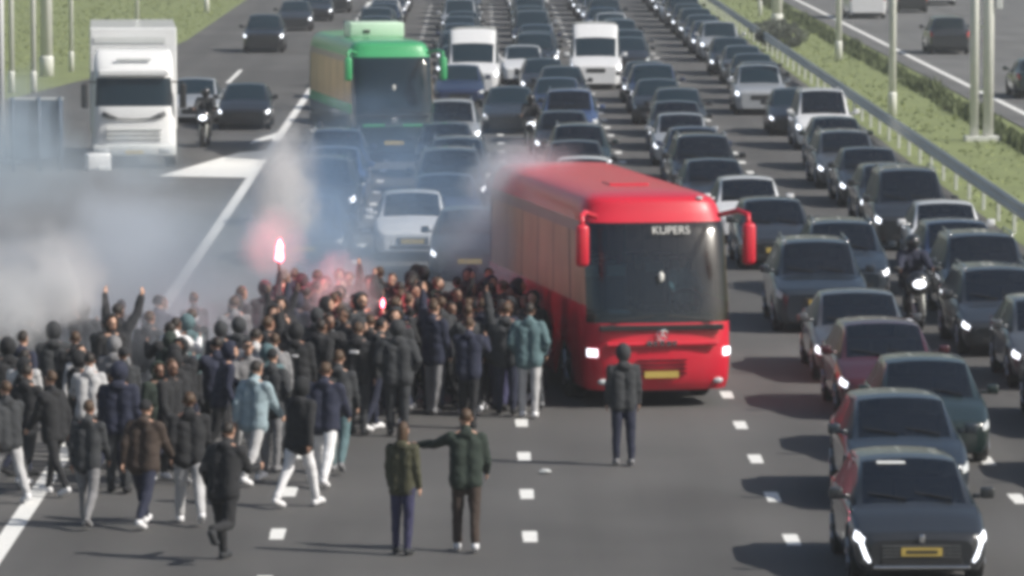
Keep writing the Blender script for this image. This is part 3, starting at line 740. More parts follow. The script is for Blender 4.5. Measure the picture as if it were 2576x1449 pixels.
for x_, y_, k_, c_, l_ in ((-.2, 96.2, 'hatchback', 'dark green', True), (-.8, 106.4, 'saloon', 'dark blue', False), (-.7, 112.2, 'suv', 'blue grey', True), (-.6, 119, 'estate', 'dark grey', False), (-.9, 126, 'hatchback', 'black', False),
                           (-.85, 133.6, 'suv', 'silver', True), (1.0, 145, 'saloon', 'dark grey', True), (-.7, 159.4, 'saloon', 'dark blue', False), (-.25, 166.2, 'van', 'white', True), (-.8, 175, 'hatchback', 'dark grey', True), (-.8, 182, 'suv', 'black', True),
                           (-.9, 189, 'saloon', 'grey', False), (-.8, 196, 'hatchback', 'dark blue', True), (-.9, 203, 'estate', 'black', True), (-.8, 210, 'hatchback', 'dark grey', False), (-.9, 217, 'mpv', 'silver', True), (-.8, 224, 'saloon', 'black', True),
                           (-.9, 231, 'hatchback', 'dark grey', True), (-.8, 238, 'suv', 'grey', False), (-.9, 245, 'estate', 'black', True), (-.9, 252, 'hatchback', 'dark blue', True), (-.9, 259, 'saloon', 'dark grey', True), (-.9, 266, 'suv', 'black', False)):
    V('DA', x_, y_, k_, c_, l_)
for x_, y_, k_, c_, l_ in ((-1.5, 101.0, 'hatchback', 'white', False), (-3.9, 99.6, 'saloon', 'dark blue', False), (-3.9, 109, 'suv', 'dark grey', True), (-3.8, 116, 'hatchback', 'blue', False), (-3.9, 122.6, 'estate', 'dark blue', True),
                           (-4.3, 150, 'hatchback', 'black', True), (-4.4, 157, 'saloon', 'dark grey', False), (-4.4, 164, 'suv', 'dark blue', True), (-4.5, 171, 'estate', 'black', True), (-4.5, 178, 'hatchback', 'grey', False),
                           (-4.6, 185, 'saloon', 'black', True), (-4.6, 192, 'hatchback', 'dark grey', True), (-4.6, 199, 'suv', 'black', False), (-4.7, 206, 'mpv', 'dark grey', True), (-4.7, 213, 'hatchback', 'dark green', True),
                           (-4.7, 220, 'estate', 'dark blue', True), (-4.7, 227, 'saloon', 'white', False), (-4.7, 234, 'suv', 'dark grey', True), (-4.7, 241, 'hatchback', 'black', True), (-4.7, 248, 'estate', 'grey', True), (-4.7, 255, 'saloon', 'black', True)):
    V('CD', x_, y_, k_, c_, l_)
LN = {'R2': 'the lane beside the guard rail', 'R1': 'the second lane from the guard rail', 'MID': 'the lane behind the red coach', 'DA': 'the lane right of the green coach', 'CD': 'the lane of the green coach'}
NM = {'hatchback': 'hatchback', 'saloon': 'saloon_car', 'estate': 'estate_car', 'suv': 'suv', 'mpv': 'people_carrier', 'van': 'white_van'}
WD = {'hatchback': 'hatchback', 'saloon': 'saloon', 'estate': 'estate car', 'suv': 'SUV', 'mpv': 'people carrier', 'van': 'high-roofed van'}
lamps = random.Random(5)
for l, cars in lane.items():
    cars.sort(key=lambda c: c['y'])
    for i, c in enumerate(cars):
        lab = c['label'] or '%s %s, %s from the front in %s' % (c['col'], WD[c['kind']], ORD[i], LN[l])
        mats = {'paint': M['p_' + c['col']], 'lamp': M['lamp'] if c['lamp'] else M['lamp_off'], 'screen': M['clear'] if c['y'] <= 140 else M['glass'], 'sidepane': M['sidepane']}
        pk = 'fang' if (l == 'R1' and i == 0) else c['kind']
        spawn(PRO[pk], NM[c['kind']], (c['x'], c['y'] * K, 0), R(lamps.uniform(-1.2, 1.2)), mats, lab, 'van' if c['kind'] == 'van' else 'car', 'vehicles standing in the traffic jam', far=c['y'] > 140)
# left carriageway
def one(kind, x, y, colr, label, rz=0., lamp=True, far=True, grp='vehicles on the left exit lane'):
    return spawn(PRO[kind], NM[kind], (x, y * K, 0), rz, {'paint': M['p_' + colr], 'lamp': M['lamp'] if lamp else M['lamp_off'], 'screen': M['glass'], 'sidepane': M['sidepane']}, label, 'car' if kind != 'van' else 'van', grp, far=far)
one('hatchback', -7.7, 147, 'black', 'black hatchback with bright headlamp beside the white lorry, nearest the edge line')
one('saloon', -9.6, 150.4, 'silver', 'silver saloon with dark windscreen between the white lorry and the black hatchback', lamp=False)
one('suv', -9.65, 201, 'black', 'black SUV with bright headlamps far up the left lane', lamp=True)
one('hatchback', -9.2, 224, 'dark grey', 'dark grey hatchback behind the far black SUV in the left lane')
one('saloon', -8.6, 236, 'black', 'black saloon third in the far left lane group')
one('suv', -8.0, 248, 'dark grey', 'dark grey SUV farthest back in the left lane')
# opposite carriageway, seen from behind
OG = 'cars driving away on the opposite carriageway'
one('suv', 20.9, 203, 'dark grey', 'dark grey SUV seen from behind on the opposite carriageway', math.pi, False, True, OG)
one('saloon', 20.6, 168.5, 'dark green', 'dark car cut by the right picture edge on the opposite carriageway', math.pi, False, True, OG)
one('van', 20.7, 244, 'white', 'white van seen from behind on the opposite carriageway, left of the gantry', math.pi, False, True, OG)
one('hatchback', 23.9, 251, 'black', 'black hatchback far up the outer lane of the opposite carriageway', math.pi, False, True, OG)
one('hatchback', 26.6, 262, 'white', 'white hatchback at the top edge behind the twin gantry posts', math.pi, False, True, OG)

# white lorry
x, y = G(338, 424)
spawn(PRO['lorry'], 'box_lorry', (x, y, 0), R(4.0), {'paint': M['white']}, 'white box lorry with dark windscreen and curved black grille on the left lane', 'lorry')
# coaches (front faces the camera, tail swung to the left)
x, y = G(1664, 1028)
spawn(PRO['coach'], 'red_coach', (x, y, 0), R(9.3), {'paint': M['red'], 'paint_dark': M['p_dark red'], 'sideglass': M['tan_reflection'], 'lamp': M['lamp'], 'lower': M['red'], 'screen': M['coach_clear'], 'seatc': M['seat_blue']}, 'red touring coach with large dark windscreen standing beside the dense crowd', 'coach', 'touring coaches caught in the jam')
spawn(PRO['green_coach'], 'green_coach', (-2.5, 132.4 * K, 0), R(9), {'paint': M['green'], 'paint_dark': M['p_dark green'], 'sideglass': M['tan_reflection'], 'roofbox': M['palegreen'], 'lamp': M['lamp'], 'lower': M['p_dark green'], 'screen': M['glass'], 'seatc': M['seat_blue']}, 'green touring coach with a pale box on its roof, half hidden by smoke', 'coach', 'touring coaches caught in the jam')

# ------------------------------------------------------------------ people
def remesh(mb, vox, it, wr=0., seed=0, wsc=7.):
    me = bpy.data.meshes.new('t'); me.from_pydata([tuple(v) for v in mb.v], [], mb.f); me.update()
    o = bpy.data.objects.new('t', me); col.objects.link(o)
    m = o.modifiers.new('r', 'REMESH'); m.mode = 'VOXEL'; m.voxel_size = vox; m.use_smooth_shade = True
    s = o.modifiers.new('s', 'SMOOTH'); s.iterations = it; s.factor = .5
    dg = bpy.context.evaluated_depsgraph_get()
    r = bpy.data.meshes.new_from_object(o.evaluated_get(dg)); bpy.data.objects.remove(o); bpy.data.meshes.remove(me)
    if wr:
        nm = [v.normal.copy() for v in r.vertices]
        for v, n_ in zip(r.vertices, nm):
            c = v.co; q = Vector((c.x * .62 + c.z * .78, c.y * .8 - c.x * .4 + c.z * .3, c.z * 1.1 - c.x * .7 + c.y * .5)) + Vector((seed, 0, 0))
            v.co = c + n_ * (noise.noise(q * 5.3) * wr * .8 + noise.noise(q * 12.7 + Vector((4, 9, 2))) * wr * .55 + noise.noise(q * 27.) * wr * .25)
    r.polygons.foreach_set('use_smooth', [True] * len(r.polygons))
    r.materials.clear(); r.materials.append(M['black'])
    return r
def caps(mb, chain):
    """chain of (point, radius): tapered capsules"""
    for i, (p, r) in enumerate(chain):
        mb.ball(p, r, 12, 8)
        if i:
            q, rq = chain[i - 1]; mb.tube([q, p], [rq * .99, r * .99], 12)
    return mb

def pose(thL=0, thR=0, knL=2, knR=2, aL=(8, 8, 12), aR=(8, 8, 12), lean=3, seat=None, head=0):
    J = {}
    d = lambda a: Vector((0, -math.sin(R(a)), -math.cos(R(a))))
    pel = Vector((0, 0, .93))
    up = Vector((0, -math.sin(R(lean)), math.cos(R(lean))))
    J['pel'] = pel; J['waist'] = pel + up * .18; J['chest'] = pel + up * .40; J['neck'] = pel + up * .55
    J['nk2'] = pel + up * .62 + Vector((0, -.01, 0)); J['head'] = J['nk2'] + Vector((0, -.025, .115))
    for s, k, th, kn, ar in ((1, 'L', thL, knL, aL), (-1, 'R', thR, knR, aR)):
        hip = pel + Vector((s * .095, 0, -.03)); kne = hip + d(th) * .43 + Vector((s * .01, 0, 0)); ank = kne + d(th - kn) * .42
        fa = (th - kn) * .55
        toe = ank + Vector((0, -math.cos(R(fa)) * .155, -.055 + math.sin(R(fa)) * .155)); heel = ank + Vector((0, .035, -.05 - math.sin(R(fa)) * .03))
        J['hip' + k], J['kne' + k], J['ank' + k], J['toe' + k], J['heel' + k] = hip, kne, ank, toe, heel
        sh = pel + up * .49 + Vector((s * .185, 0, 0))
        p, ab, el = ar[:3]; ab2 = ar[3] if len(ar) > 3 else ab * .3
        u = Vector((s * math.sin(R(ab)), -math.sin(R(p)) * math.cos(R(ab)), -math.cos(R(p)) * math.cos(R(ab))))
        fo = Vector((s * math.sin(R(ab2)), -math.sin(R(p + el)) * math.cos(R(ab2)), -math.cos(R(p + el)) * math.cos(R(ab2))))
        J['sh' + k] = sh; J['el' + k] = sh + u * .285; J['wr' + k] = J['el' + k] + fo * .25; J['fo' + k] = fo
    lo = min(J['toeL'].z, J['toeR'].z, J['heelL'].z, J['heelR'].z) - .046
    dz = -lo if seat is None else seat - pel.z
    for k in J:
        if not k.startswith('fo'): J[k] = J[k] + Vector((0, 0, dz))
    return J

def person_parts(J, seed, hooded=False, bulky=1.):
    b = MB()
    caps(b, [(J['pel'] + Vector((.055, 0, 0)), .085), (J['chest'] + Vector((.07, 0, 0)), .085)]); caps(b, [(J['pel'] - Vector((.055, 0, 0)), .085), (J['chest'] - Vector((.07, 0, 0)), .085)])
    caps(b, [(J['shL'], .05), (J['neck'], .07), (J['shR'], .05)]); caps(b, [(J['neck'], .06), (J['nk2'], .054), (J['head'] - Vector((0, .0, .06)), .05)])
    hd = J['head']
    b.ball(hd + Vector((0, .012, .03)), (.075, .095, .09), 14, 10); b.ball(hd + Vector((0, -.03, -.045)), (.056, .06, .072), 14, 10)   # skull, jaw
    b.ball(hd + Vector((0, -.092, -.015)), (.014, .02, .026)); b.ball(hd + Vector((0, -.086, -.062)), (.024, .012, .012))            # nose, lips
    b.ball(hd + Vector((0, -.072, .022)), (.055, .022, .014))                                                                          # brow
    for s in (1, -1): b.ball(hd + Vector((s * .079, .012, -.005)), (.012, .022, .032))                                                # ears
    for k, s in (('L', 1), ('R', -1)):
        caps(b, [(J['hip' + k], .072), (J['kne' + k], .05), (J['ank' + k], .036)]); caps(b, [(J['heel' + k], .034), (J['toe' + k], .028)])
        caps(b, [(J['sh' + k], .05), (J['el' + k], .038), (J['wr' + k], .027)])
        f = J['fo' + k]; side = Vector((s, 0, 0)); side = (side - f * side.dot(f)).normalized(); pn = f.cross(side) * s      # pn: palm normal
        w_ = J['wr' + k]; pal = w_ + f * .075
        for q in (-1, 0, 1): caps(b, [(w_ + f * .02 + pn * q * .014, .019), (pal + pn * q * .024, .016)])
        for q, ln in ((-1.5, .062), (-.5, .075), (.5, .072), (1.5, .055)):
            p0 = pal + pn * q * .0205; p1 = p0 + f * ln * .5 - side * .006; p2 = p1 + f * ln * .42 - side * .02
            caps(b, [(p0, .0098), (p1, .0092), (p2, .008)])
        caps(b, [(w_ + f * .03 - pn * .022, .013), (w_ + f * .055 - pn * .05, .011), (w_ + f * .085 - pn * .058, .0095)])
    body = remesh(b, .0125, 2)
    j = MB(); kb = bulky
    for s in (1, -1):
        caps(j, [(J['pel'] + Vector((s * .078, 0, -.07)), .126 * kb), (J['waist'] + Vector((s * .075, 0, 0)), .118 * kb), (J['chest'] + Vector((s * .085, .0, .0)), .122 * kb)])
    caps(j, [(J['shL'] - Vector((0, 0, .01)), .076 * kb), (J['neck'] - Vector((0, 0, .04)), .085), (J['shR'] - Vector((0, 0, .01)), .076 * kb)])
    caps(j, [(J['neck'], .078), (J['nk2'] - Vector((0, -.008, .015)), .07)])
    j.ball(J['neck'] + Vector((0, .075, .0)), (.105, .06, .075))                      # hood lying on the back
    for k in 'LR': caps(j, [(J['sh' + k], .078 * kb), (J['el' + k], .062 * kb), (J['wr' + k] + J['fo' + k] * -.01, .046 * kb)])
    jk = remesh(j, .02, 3, .016, seed)
    t = MB()
    for k, s in (('L', 1), ('R', -1)):
        caps(t, [(J['pel'] + Vector((s * .06, 0, .02)), .092), (J['hip' + k], .102), (J['kne' + k], .075), (J['ank' + k] + Vector((0, 0, .02)), .056)])
    tr = remesh(t, .02, 3, .014, seed + 9)
    sh = []
    for k in 'LR':
        m = MB(); caps(m, [(J['heel' + k] + Vector((0, 0, .006)), .047), (J['toe' + k] + Vector((0, .05, .018)), .05), (J['toe' + k], .043)]); caps(m, [(J['heel' + k] + Vector((0, -.02, .01)), .048), (J['ank' + k], .05)])
        sh.append(remesh(m, .014, 2))
    return body, jk, tr, sh, hd.copy()

def head_piece(kind):
    m = MB(); m.ball((0, 0, 0), (.083, .103, .1), 18, 14) if kind != 'hood' else m.ball((0, 0, 0), (.118, .135, .15), 20, 16)
    bm = bmesh.new(); vv = [bm.verts.new(v) for v in m.v]
    for f in m.f: bm.faces.new([vv[i] for i in f])
    if kind == 'hood': dead = [v for v in bm.verts if (v.co.y < -.075 and abs(v.co.x) < .1 and v.co.z < .09)]
    elif kind == 'long': dead = [v for v in bm.verts if (v.co.y < -.02 and v.co.z < .045)]
    else: dead = [v for v in bm.verts if (v.co.y < -.035 and v.co.z < .052) or v.co.z < -.055]
    bmesh.ops.delete(bm, geom=dead, context='VERTS')
    for v in bm.verts:
        n_ = noise.noise(v.co * 30) * (.009 if kind != 'cap' else .001); v.co += v.co.normalized() * n_
        if kind == 'long' and v.co.z < -.02: v.co.z -= .12; v.co.y += .02
    bmesh.ops.solidify(bm, geom=list(bm.faces), thickness=.008)
    if kind == 'cap':
        r = [bm.verts.new(p) for p in ((-.07, -.07, .035), (.07, -.07, .035), (.055, -.17, .02), (-.055, -.17, .02))]; bm.faces.new(r)
    me = bpy.data.meshes.new(kind); bm.to_mesh(me); bm.free()
    me.polygons.foreach_set('use_smooth', [True] * len(me.polygons)); me.materials.append(M['black'])
    return me
HEAD = {k: head_piece(k) for k in ('hair', 'long', 'hood', 'cap')}
eye_m = MB().ball((0, 0, 0), (.011, .006, .008), 8, 6).mesh('eye', True); mouth_m = MB().ball((0, 0, 0), (.022, .006, .005), 8, 6).mesh('mouth', True)
POSES = {
 'stand': pose(2, -3, 3, 4, (4, 8, 14), (-3, 9, 18), 1),
 'stride': pose(24, -20, 8, 14, (-22, 8, 16), (24, 8, 22), 5),
 'stride2': pose(-18, 20, 16, 6, (20, 9, 24), (-18, 8, 14), 5),
 'walk': pose(14, -12, 5, 30, (-12, 8, 14), (14, 8, 20), 4),
 'run': pose(18, -8, 10, 78, (-25, 12, 60), (25, 10, 70), 10),
 'cheer': pose(4, -5, 4, 6, (165, 14, 5, 6), (4, 10, 20), 0),
 'flare': pose(3, -6, 4, 8, (10, 10, 30), (168, 10, 2, 4), 0),
 'both_up': pose(5, -4, 5, 6, (158, 22, 10, 10), (160, 20, 12, 8), -2),
 'phone': pose(6, -6, 4, 6, (55, 12, 75, -12), (50, 16, 85, -14), 2),
 'reach': pose(6, -8, 4, 10, (15, 12, 25), (70, 55, 12, 60), 3),
 'reach_left': pose(6, -8, 4, 10, (62, 42, 20, 55), (10, 14, 30), 3),
 'pockets': pose(3, -3, 3, 3, (-12, 20, 50, -18), (-12, 20, 50, -18), 2),
 'lean': pose(16, -10, 12, 20, (30, 14, 40), (-10, 12, 30), 14),
 'twist': pose(8, -14, 6, 22, (40, 30, 60, -10), (-16, 16, 40), 6),
 'seated': pose(72, 72, 78, 78, (52, 12, 22, 8), (52, 12, 22, 8), 14, seat=.93),
}
PP = {k: person_parts(J, i * 7.3, bulky=1.0 + .1 * (i % 3)) for i, (k, J) in enumerate(POSES.items())}
CL = {'black': (.016, .017, .02), 'charcoal': (.035, .038, .043), 'navy': (.018, .022, .045), 'dark green': (.022, .034, .027), 'maroon': (.075, .014, .024), 'grey': (.2, .2, .21), 'light grey': (.45, .45, .46),
      'white': (.72, .72, .74), 'teal': (.09, .15, .165), 'pale blue': (.27, .35, .39), 'olive': (.06, .06, .035), 'indigo': (.035, .035, .085), 'brown': (.05, .035, .028), 'red': (.3, .03, .05)}
CM = {k: pm('cloth_' + k.replace(' ', '_'), c, .88, var=.22, scale=9, bump=.25) for k, c in CL.items()}
SKINM = [pm('skin_a', (.48, .29, .21), .55, var=.08), pm('skin_b', (.36, .2, .14), .55, var=.08), pm('skin_c', (.2, .11, .075), .55, var=.08)]
HAIRM = [pm('hair_dark', (.02, .015, .012), .6), pm('hair_brown', (.07, .04, .022), .6), pm('hair_blond', (.35, .26, .13), .6)]
prng = random.Random(3)
PRINT = [MB().box(-a, a, -.02, .022, -b, b, .008).mesh('jacket_print', True) for a, b in ((.05, .018), (.035, .04), (.07, .025))]
def person(x, y, rz, ps, top, legs, shoes, label, head='hair', hm=None, group='people walking on the motorway', face=False, sc_=None, z=0.):
    body, jk, tr, sh, hd = PP[ps]
    e = empty('person', (x, y, z), rz, label, 'person', group); s = sc_ or prng.uniform(.95, 1.04); b_ = prng.uniform(.94, 1.14); e.scale = (s * b_, s * b_, s)
    sk = prng.choice([SKINM[0], SKINM[0], SKINM[0], SKINM[1], SKINM[2]])
    obj('body', body, sk, e); obj('jacket', jk, CM[top], e); obj('trousers', tr, CM[legs], e)
    for m in sh: obj('shoe', m, CM[shoes], e)
    if group and 'crowd' in group and prng.random() < .2 and top not in ('white', 'light grey'):
        J_ = POSES[ps]; obj('jacket_print', PRINT[prng.randrange(3)], CM['white'], e, J_['chest'] + Vector((prng.uniform(-.05, .05), .124, prng.uniform(-.06, .07))))
    nm = {'hair': 'hair', 'long': 'hair', 'hood': 'hood', 'cap': 'cap'}[head]
    o = obj(nm, HEAD[head], hm or (CM[top] if head == 'hood' else CM['black'] if head == 'cap' else prng.choice(HAIRM[:2])), e, hd + Vector((0, .018, .035)) if head != 'hood' else hd + Vector((0, .02, .01)))
    o.rotation_euler.z = 0
    if face:
        for sx in (-1, 1): obj('eye', eye_m, M['black'], e, hd + Vector((sx * .03, -.087, .004)))
        obj('mouth', mouth_m, pm('lips', (.25, .09, .08), .5), e, hd + Vector((0, -.094, -.062)))
    return e
PI = math.pi
def at(u, v): return G(u, v)
FRONT = [
 (22, 1262, -2.6, 'stride', 'charcoal', 'light grey', 'white', 'person in dark jacket and pale trousers at the left picture edge', 'hair'),
 (138, 1246, -2.3, 'stride2', 'black', 'black', 'white', 'person in black with one white shoe stepping over the solid white line', 'hair'),
 (222, 1328, 2.9, 'walk', 'charcoal', 'grey', 'grey', 'person in dark jacket and grey trousers, third from the left in front', 'hair'),
 (362, 1326, 2.8, 'stride', 'brown', 'navy', 'white', 'person in brown jacket and navy trousers walking mid crowd front', 'cap'),
 (478, 1318, 3.3, 'walk', 'black', 'light grey', 'white', 'person in black jacket and light grey trousers left of the running one', 'hair'),
 (562, 1412, 2.7, 'run', 'black', 'black', 'charcoal', 'person all in black running with one foot lifted, front left', 'hair'),
 (638, 1218, 2.6, 'stride', 'pale blue', 'light grey', 'white', 'person in pale blue jacket and light trousers at the crowd edge', 'hair'),
 (752, 1276, 2.5, 'stride2', 'black', 'white', 'white', 'person in black jacket and white trousers striding, nearest of the crowd centre', 'hood'),
 (815, 1222, 2.9, 'stride', 'navy', 'white', 'white', 'person in navy jacket and white trousers beside the one in teal trousers', 'hair'),
 (850, 1190, 3.0, 'walk', 'charcoal', 'teal', 'grey', 'person in charcoal jacket and teal trousers at the right crowd edge', 'hair'),
 (1012, 1396, 2.75, 'stand', 'olive', 'indigo', 'charcoal', 'person in olive jacket and indigo trousers, left of the pair in front', 'long'),
 (1172, 1388, 3.2, 'reach_left', 'dark green', 'brown', 'white', 'person in dark green jacket with white shoes reaching toward their companion', 'hair'),
 (1568, 1172, 3.3, 'stand', 'charcoal', 'navy', 'grey', 'lone person in charcoal hoodie standing in front of the red coach', 'hood'),
]
for (u, v, rz, ps, tp, lg, shh, lab, hd) in FRONT:
    x, y = at(u, v); person(x, y, rz, ps, tp, lg, shh, lab, hd)
SECOND = [
 (60, 1180, 2.9, 'walk', 'light grey', 'black', 'white', 'person in light grey top behind the leftmost walker', 'hair'),
 (300, 1240, 3.0, 'stand', 'navy', 'charcoal', 'black', 'person in navy jacket between the grey and navy trousered walkers', 'hood'),
 (440, 1080, 2.6, 'phone', 'white', 'light grey', 'white', 'person in white jacket standing out in the middle of the smoky crowd', 'hair'),
 (640, 1120, 2.8, 'walk', 'light grey', 'charcoal', 'black', 'person in light grey top in the smoke left of the tall hooded group', 'hair'),
 (745, 1105, 3.0, 'cheer', 'black', 'black', 'black', 'hooded person in black with one arm raised at the crowd centre', 'hood'),
 (900, 1095, 2.9, 'stand', 'black', 'charcoal', 'black', 'person in black standing right of the teal trousers', 'hair'),
 (1000, 1098, 3.1, 'pockets', 'charcoal', 'charcoal', 'black', 'person in charcoal with elbows out at the front of the right crowd block', 'hood'),
 (1090, 1036, 3.2, 'lean', 'black', 'navy', 'black', 'person in black and navy left of the coach side group', 'hair'),
 (1178, 1078, 2.9, 'phone', 'navy', 'black', 'black', 'person in navy holding hands up near the coach side', 'hair'),
 (1262, 1022, 3.2, 'twist', 'navy', 'indigo', 'black', 'person in navy and indigo closest to the coach wheel', 'cap'),
 (1330, 1052, 3.0, 'pockets', 'teal', 'light grey', 'white', 'person in teal jacket and light trousers against the coach flank', 'hair'),
]
for (u, v, rz, ps, tp, lg, shh, lab, hd) in SECOND:
    x, y = at(u, v); person(x, y, rz, ps, tp, lg, shh, lab, hd, group='people at the front of the crowd')
# flare carriers
x, y = at(668, 975); person(x, y, PI + .2, 'flare', 'charcoal', 'charcoal', 'black', 'person holding a burning red flare high above the crowd', 'hood', group='people holding flares', sc_=1.0)
FL1 = (x, y, PI + .2)
x, y = at(838, 1010); person(x, y, PI - .4, 'reach', 'maroon', 'black', 'black', 'person in maroon holding a flare at shoulder height', 'hair', group='people holding flares', sc_=1.0)
FL2 = (x, y, PI - .4)
# the packed crowd
placed = [at(u, v) for (u, v, *_) in FRONT + SECOND] + [FL1[:2], FL2[:2]]
crng = random.Random(21)
BL = {0: 'dark-clothed person in the packed crowd between the flare and the red coach', 1: 'dark-clothed person in the smoky left part of the crowd', 2: 'dark-clothed person at the hazy back of the crowd'}
TOPS = ['black'] * 9 + ['charcoal'] * 5 + ['navy'] * 3 + ['dark green', 'maroon']
LEG = ['black'] * 6 + ['charcoal'] * 3 + ['navy'] * 3 + ['grey', 'indigo']
REG = ((0, 82, 690, 1350, 930, 1085, .36), (1, 50, -60, 700, 990, 1240, .55), (2, 10, 760, 1200, 905, 950, .5))
HW = {'hair': '', 'hood': ' hood up,', 'cap': ' cap,'}
PW = {'stand': 'standing', 'walk': 'walking', 'stride': 'striding', 'stride2': 'stepping', 'pockets': 'elbows out', 'phone': 'holding hands up', 'cheer': 'one arm raised', 'both_up': 'both arms raised', 'lean': 'leaning', 'twist': 'twisting'}
BW = ['beside the coach', 'in left crowd', 'at crowd back']
cxx, cyy = G(1664, 1028)
for z_, want, u0, u1, v0, v1, gap in REG:
    cnt = 0
    for _ in range(6000):
        if cnt >= want: break
        v = crng.uniform(v0, v1); u = crng.uniform(u0, u1)
        if z_ == 0 and v > 1045 and u > 1000: continue
        if z_ == 1 and v > 1190 and u > 520: continue
        x, y = at(u, v)
        if any((x - a) ** 2 + (y - b) ** 2 < gap ** 2 for a, b in placed): continue
        dx, dy = x - cxx, y - cyy; a = R(9.3)
        lx, ly = dx * math.cos(a) + dy * math.sin(a), -dx * math.sin(a) + dy * math.cos(a)
        if abs(lx) < 1.62 and -.6 < ly < 10.8: continue
        placed.append((x, y)); cnt += 1
        rz = PI + crng.gauss(0, .55) if crng.random() < .72 else crng.gauss(0, .7)
        if z_ == 0: rz -= .5 if crng.random() < .5 else 0
        ps = crng.choice(['stand', 'stand', 'walk', 'stride', 'stride2', 'pockets', 'lean', 'phone', 'twist', 'lean', 'walk', 'stride', 'twist', 'cheer' if z_ == 0 else 'stand', 'both_up' if crng.random() < .25 else 'stride2'])
        tp, lg, hd = crng.choice(TOPS if z_ != 1 else TOPS + ['grey', 'light grey', 'teal', 'grey']), crng.choice(LEG if z_ != 1 else LEG + ['light grey', 'grey', 'light grey', 'white']), crng.choice(['hair', 'hair', 'hood', 'cap', 'hair', 'hood'])
        person(x, y, rz, ps, tp, lg, crng.choice(['black', 'white', 'grey', 'charcoal']), 'person, %s top, %s trousers,%s %s, %s' % (tp, lg, HW[hd], PW[ps], BW[z_]), hd,
               group=['right crowd block', 'left crowd block', 'back of the crowd'][z_], face=math.cos(rz) > .3)

ca, sa = math.cos(R(9.3)), math.sin(R(9.3))
person(cxx + .62 * ca - 1.5 * sa, cyy + .62 * sa + 1.5 * ca, R(9.3), 'seated', 'light grey', 'black', 'black', 'driver sitting behind the windscreen of the red coach', 'hair', group='drivers', sc_=1., z=.72)
x, y = at(1372, 1192); lit = MB().ball((0, 0, .03), (.09, .07, .035), 9, 6)
for v_ in lit.v: v_ += Vector((noise.noise(v_ * 30), noise.noise(v_ * 31 + Vector((3, 0, 0))), 0)) * .03
tag(obj('crumpled_paper', lit.mesh('crumpled_paper'), M['greywhite'], None, (x, y, .01)), 'crumpled pale scrap lying on the road right of the pair', 'litter')
# motorcycles with riders filtering through
def moto(u, v, colr, top, rz, l1, l2):
    x, y = at(u, v)
    spawn(PRO['moto'], 'motorcycle', (x, y, 0), rz, {'paint': M['p_' + colr]}, l1, 'motorcycle', 'motorcycles filtering through the jam')
    c, s = math.cos(rz), math.sin(rz); d = 1.38
    e = person(x - s * d, y + c * d, rz, 'seated', top, 'black', 'black', l2, 'hair', M['p_' + colr], group='motorcycle riders', sc_=1.0, z=0.02)
    hm = [o for o in e.children if o.name.startswith('hair')][0]
    hd = PP['seated'][4]
    hm.name = 'helmet'; hm.data = HELM; hm.location = hd + Vector((0, 0, .01))
HELM = MB().ball((0, 0, 0), (.135, .155, .15), 18, 12).mesh('helmet', True)
moto(2318, 838, 'dark grey', 'navy', R(4), 'dark motorcycle standing between the two right-hand queues', 'rider in navy jacket on the motorcycle between the right-hand queues')
moto(508, 372, 'black', 'charcoal', R(-3), 'black motorcycle with lit headlamp in front of the silver saloon', 'rider in charcoal on the motorcycle in front of the silver saloon')
moto(1336, 392, 'black', 'black', R(0), 'black motorcycle between the lanes behind the red coach', 'rider in black on the motorcycle behind the red coach')

# ------------------------------------------------------------------ flares: stick, burning tip, lamp
FLM = pm('flare_fire', (1., .22, .26), .5, emit=9, ecol=(1., .16, .22), var=.02)
def flare(who, ps, k, label, energy, big=1.):
    J = POSES[ps]; w_ = J['wr' + k] + J['fo' + k] * .085; f = (J['fo' + k] * .2 + Vector((0, 0, 1))).normalized()
    m = Matrix.Translation((who[0], who[1], 0)) @ Matrix.Rotation(who[2], 4, 'Z')
    p0 = m @ (w_ - f * .08); p1 = m @ (w_ + f * .2)
    e = empty('hand_flare', p0, 0, label, 'flare', 'burning hand flares'); a = p1 - p0
    obj('stick', MB().tube([(0, 0, 0), a], .018, 10).mesh('stick', True), CM['red'], e)
    fl = MB().ball((0, 0, 0), (.09 * big, .09 * big, .19 * big), 14, 11)
    for v_ in fl.v:
        t_ = (v_.z / big + .2) / .4; v_.x *= 1.15 - .75 * t_; v_.y *= 1.15 - .75 * t_; v_ += Vector((noise.noise(v_ * 22), noise.noise(v_ * 23 + Vector((5, 0, 0))), noise.noise(v_ * 21))) * .03 * big
    fl.v = [v_ + a + Vector((.015, 0, .08)) for v_ in fl.v]
    obj('flame', fl.mesh('flame', True), FLM, e)
    ld = bpy.data.lights.new('flare_light', 'POINT'); ld.energy = energy; ld.color = (1., .12, .2); ld.shadow_soft_size = .15
    lo = bpy.data.objects.new('flare_light', ld); col.objects.link(lo); lo.parent = e; lo.location = a + Vector((0, 0, .3))
    return p1
flare(FL1, 'flare', 'R', 'burning red hand flare held high above the crowd', 130)
flare(FL2, 'reach', 'R', 'burning red hand flare held low in the crowd near the coach', 14, .45)

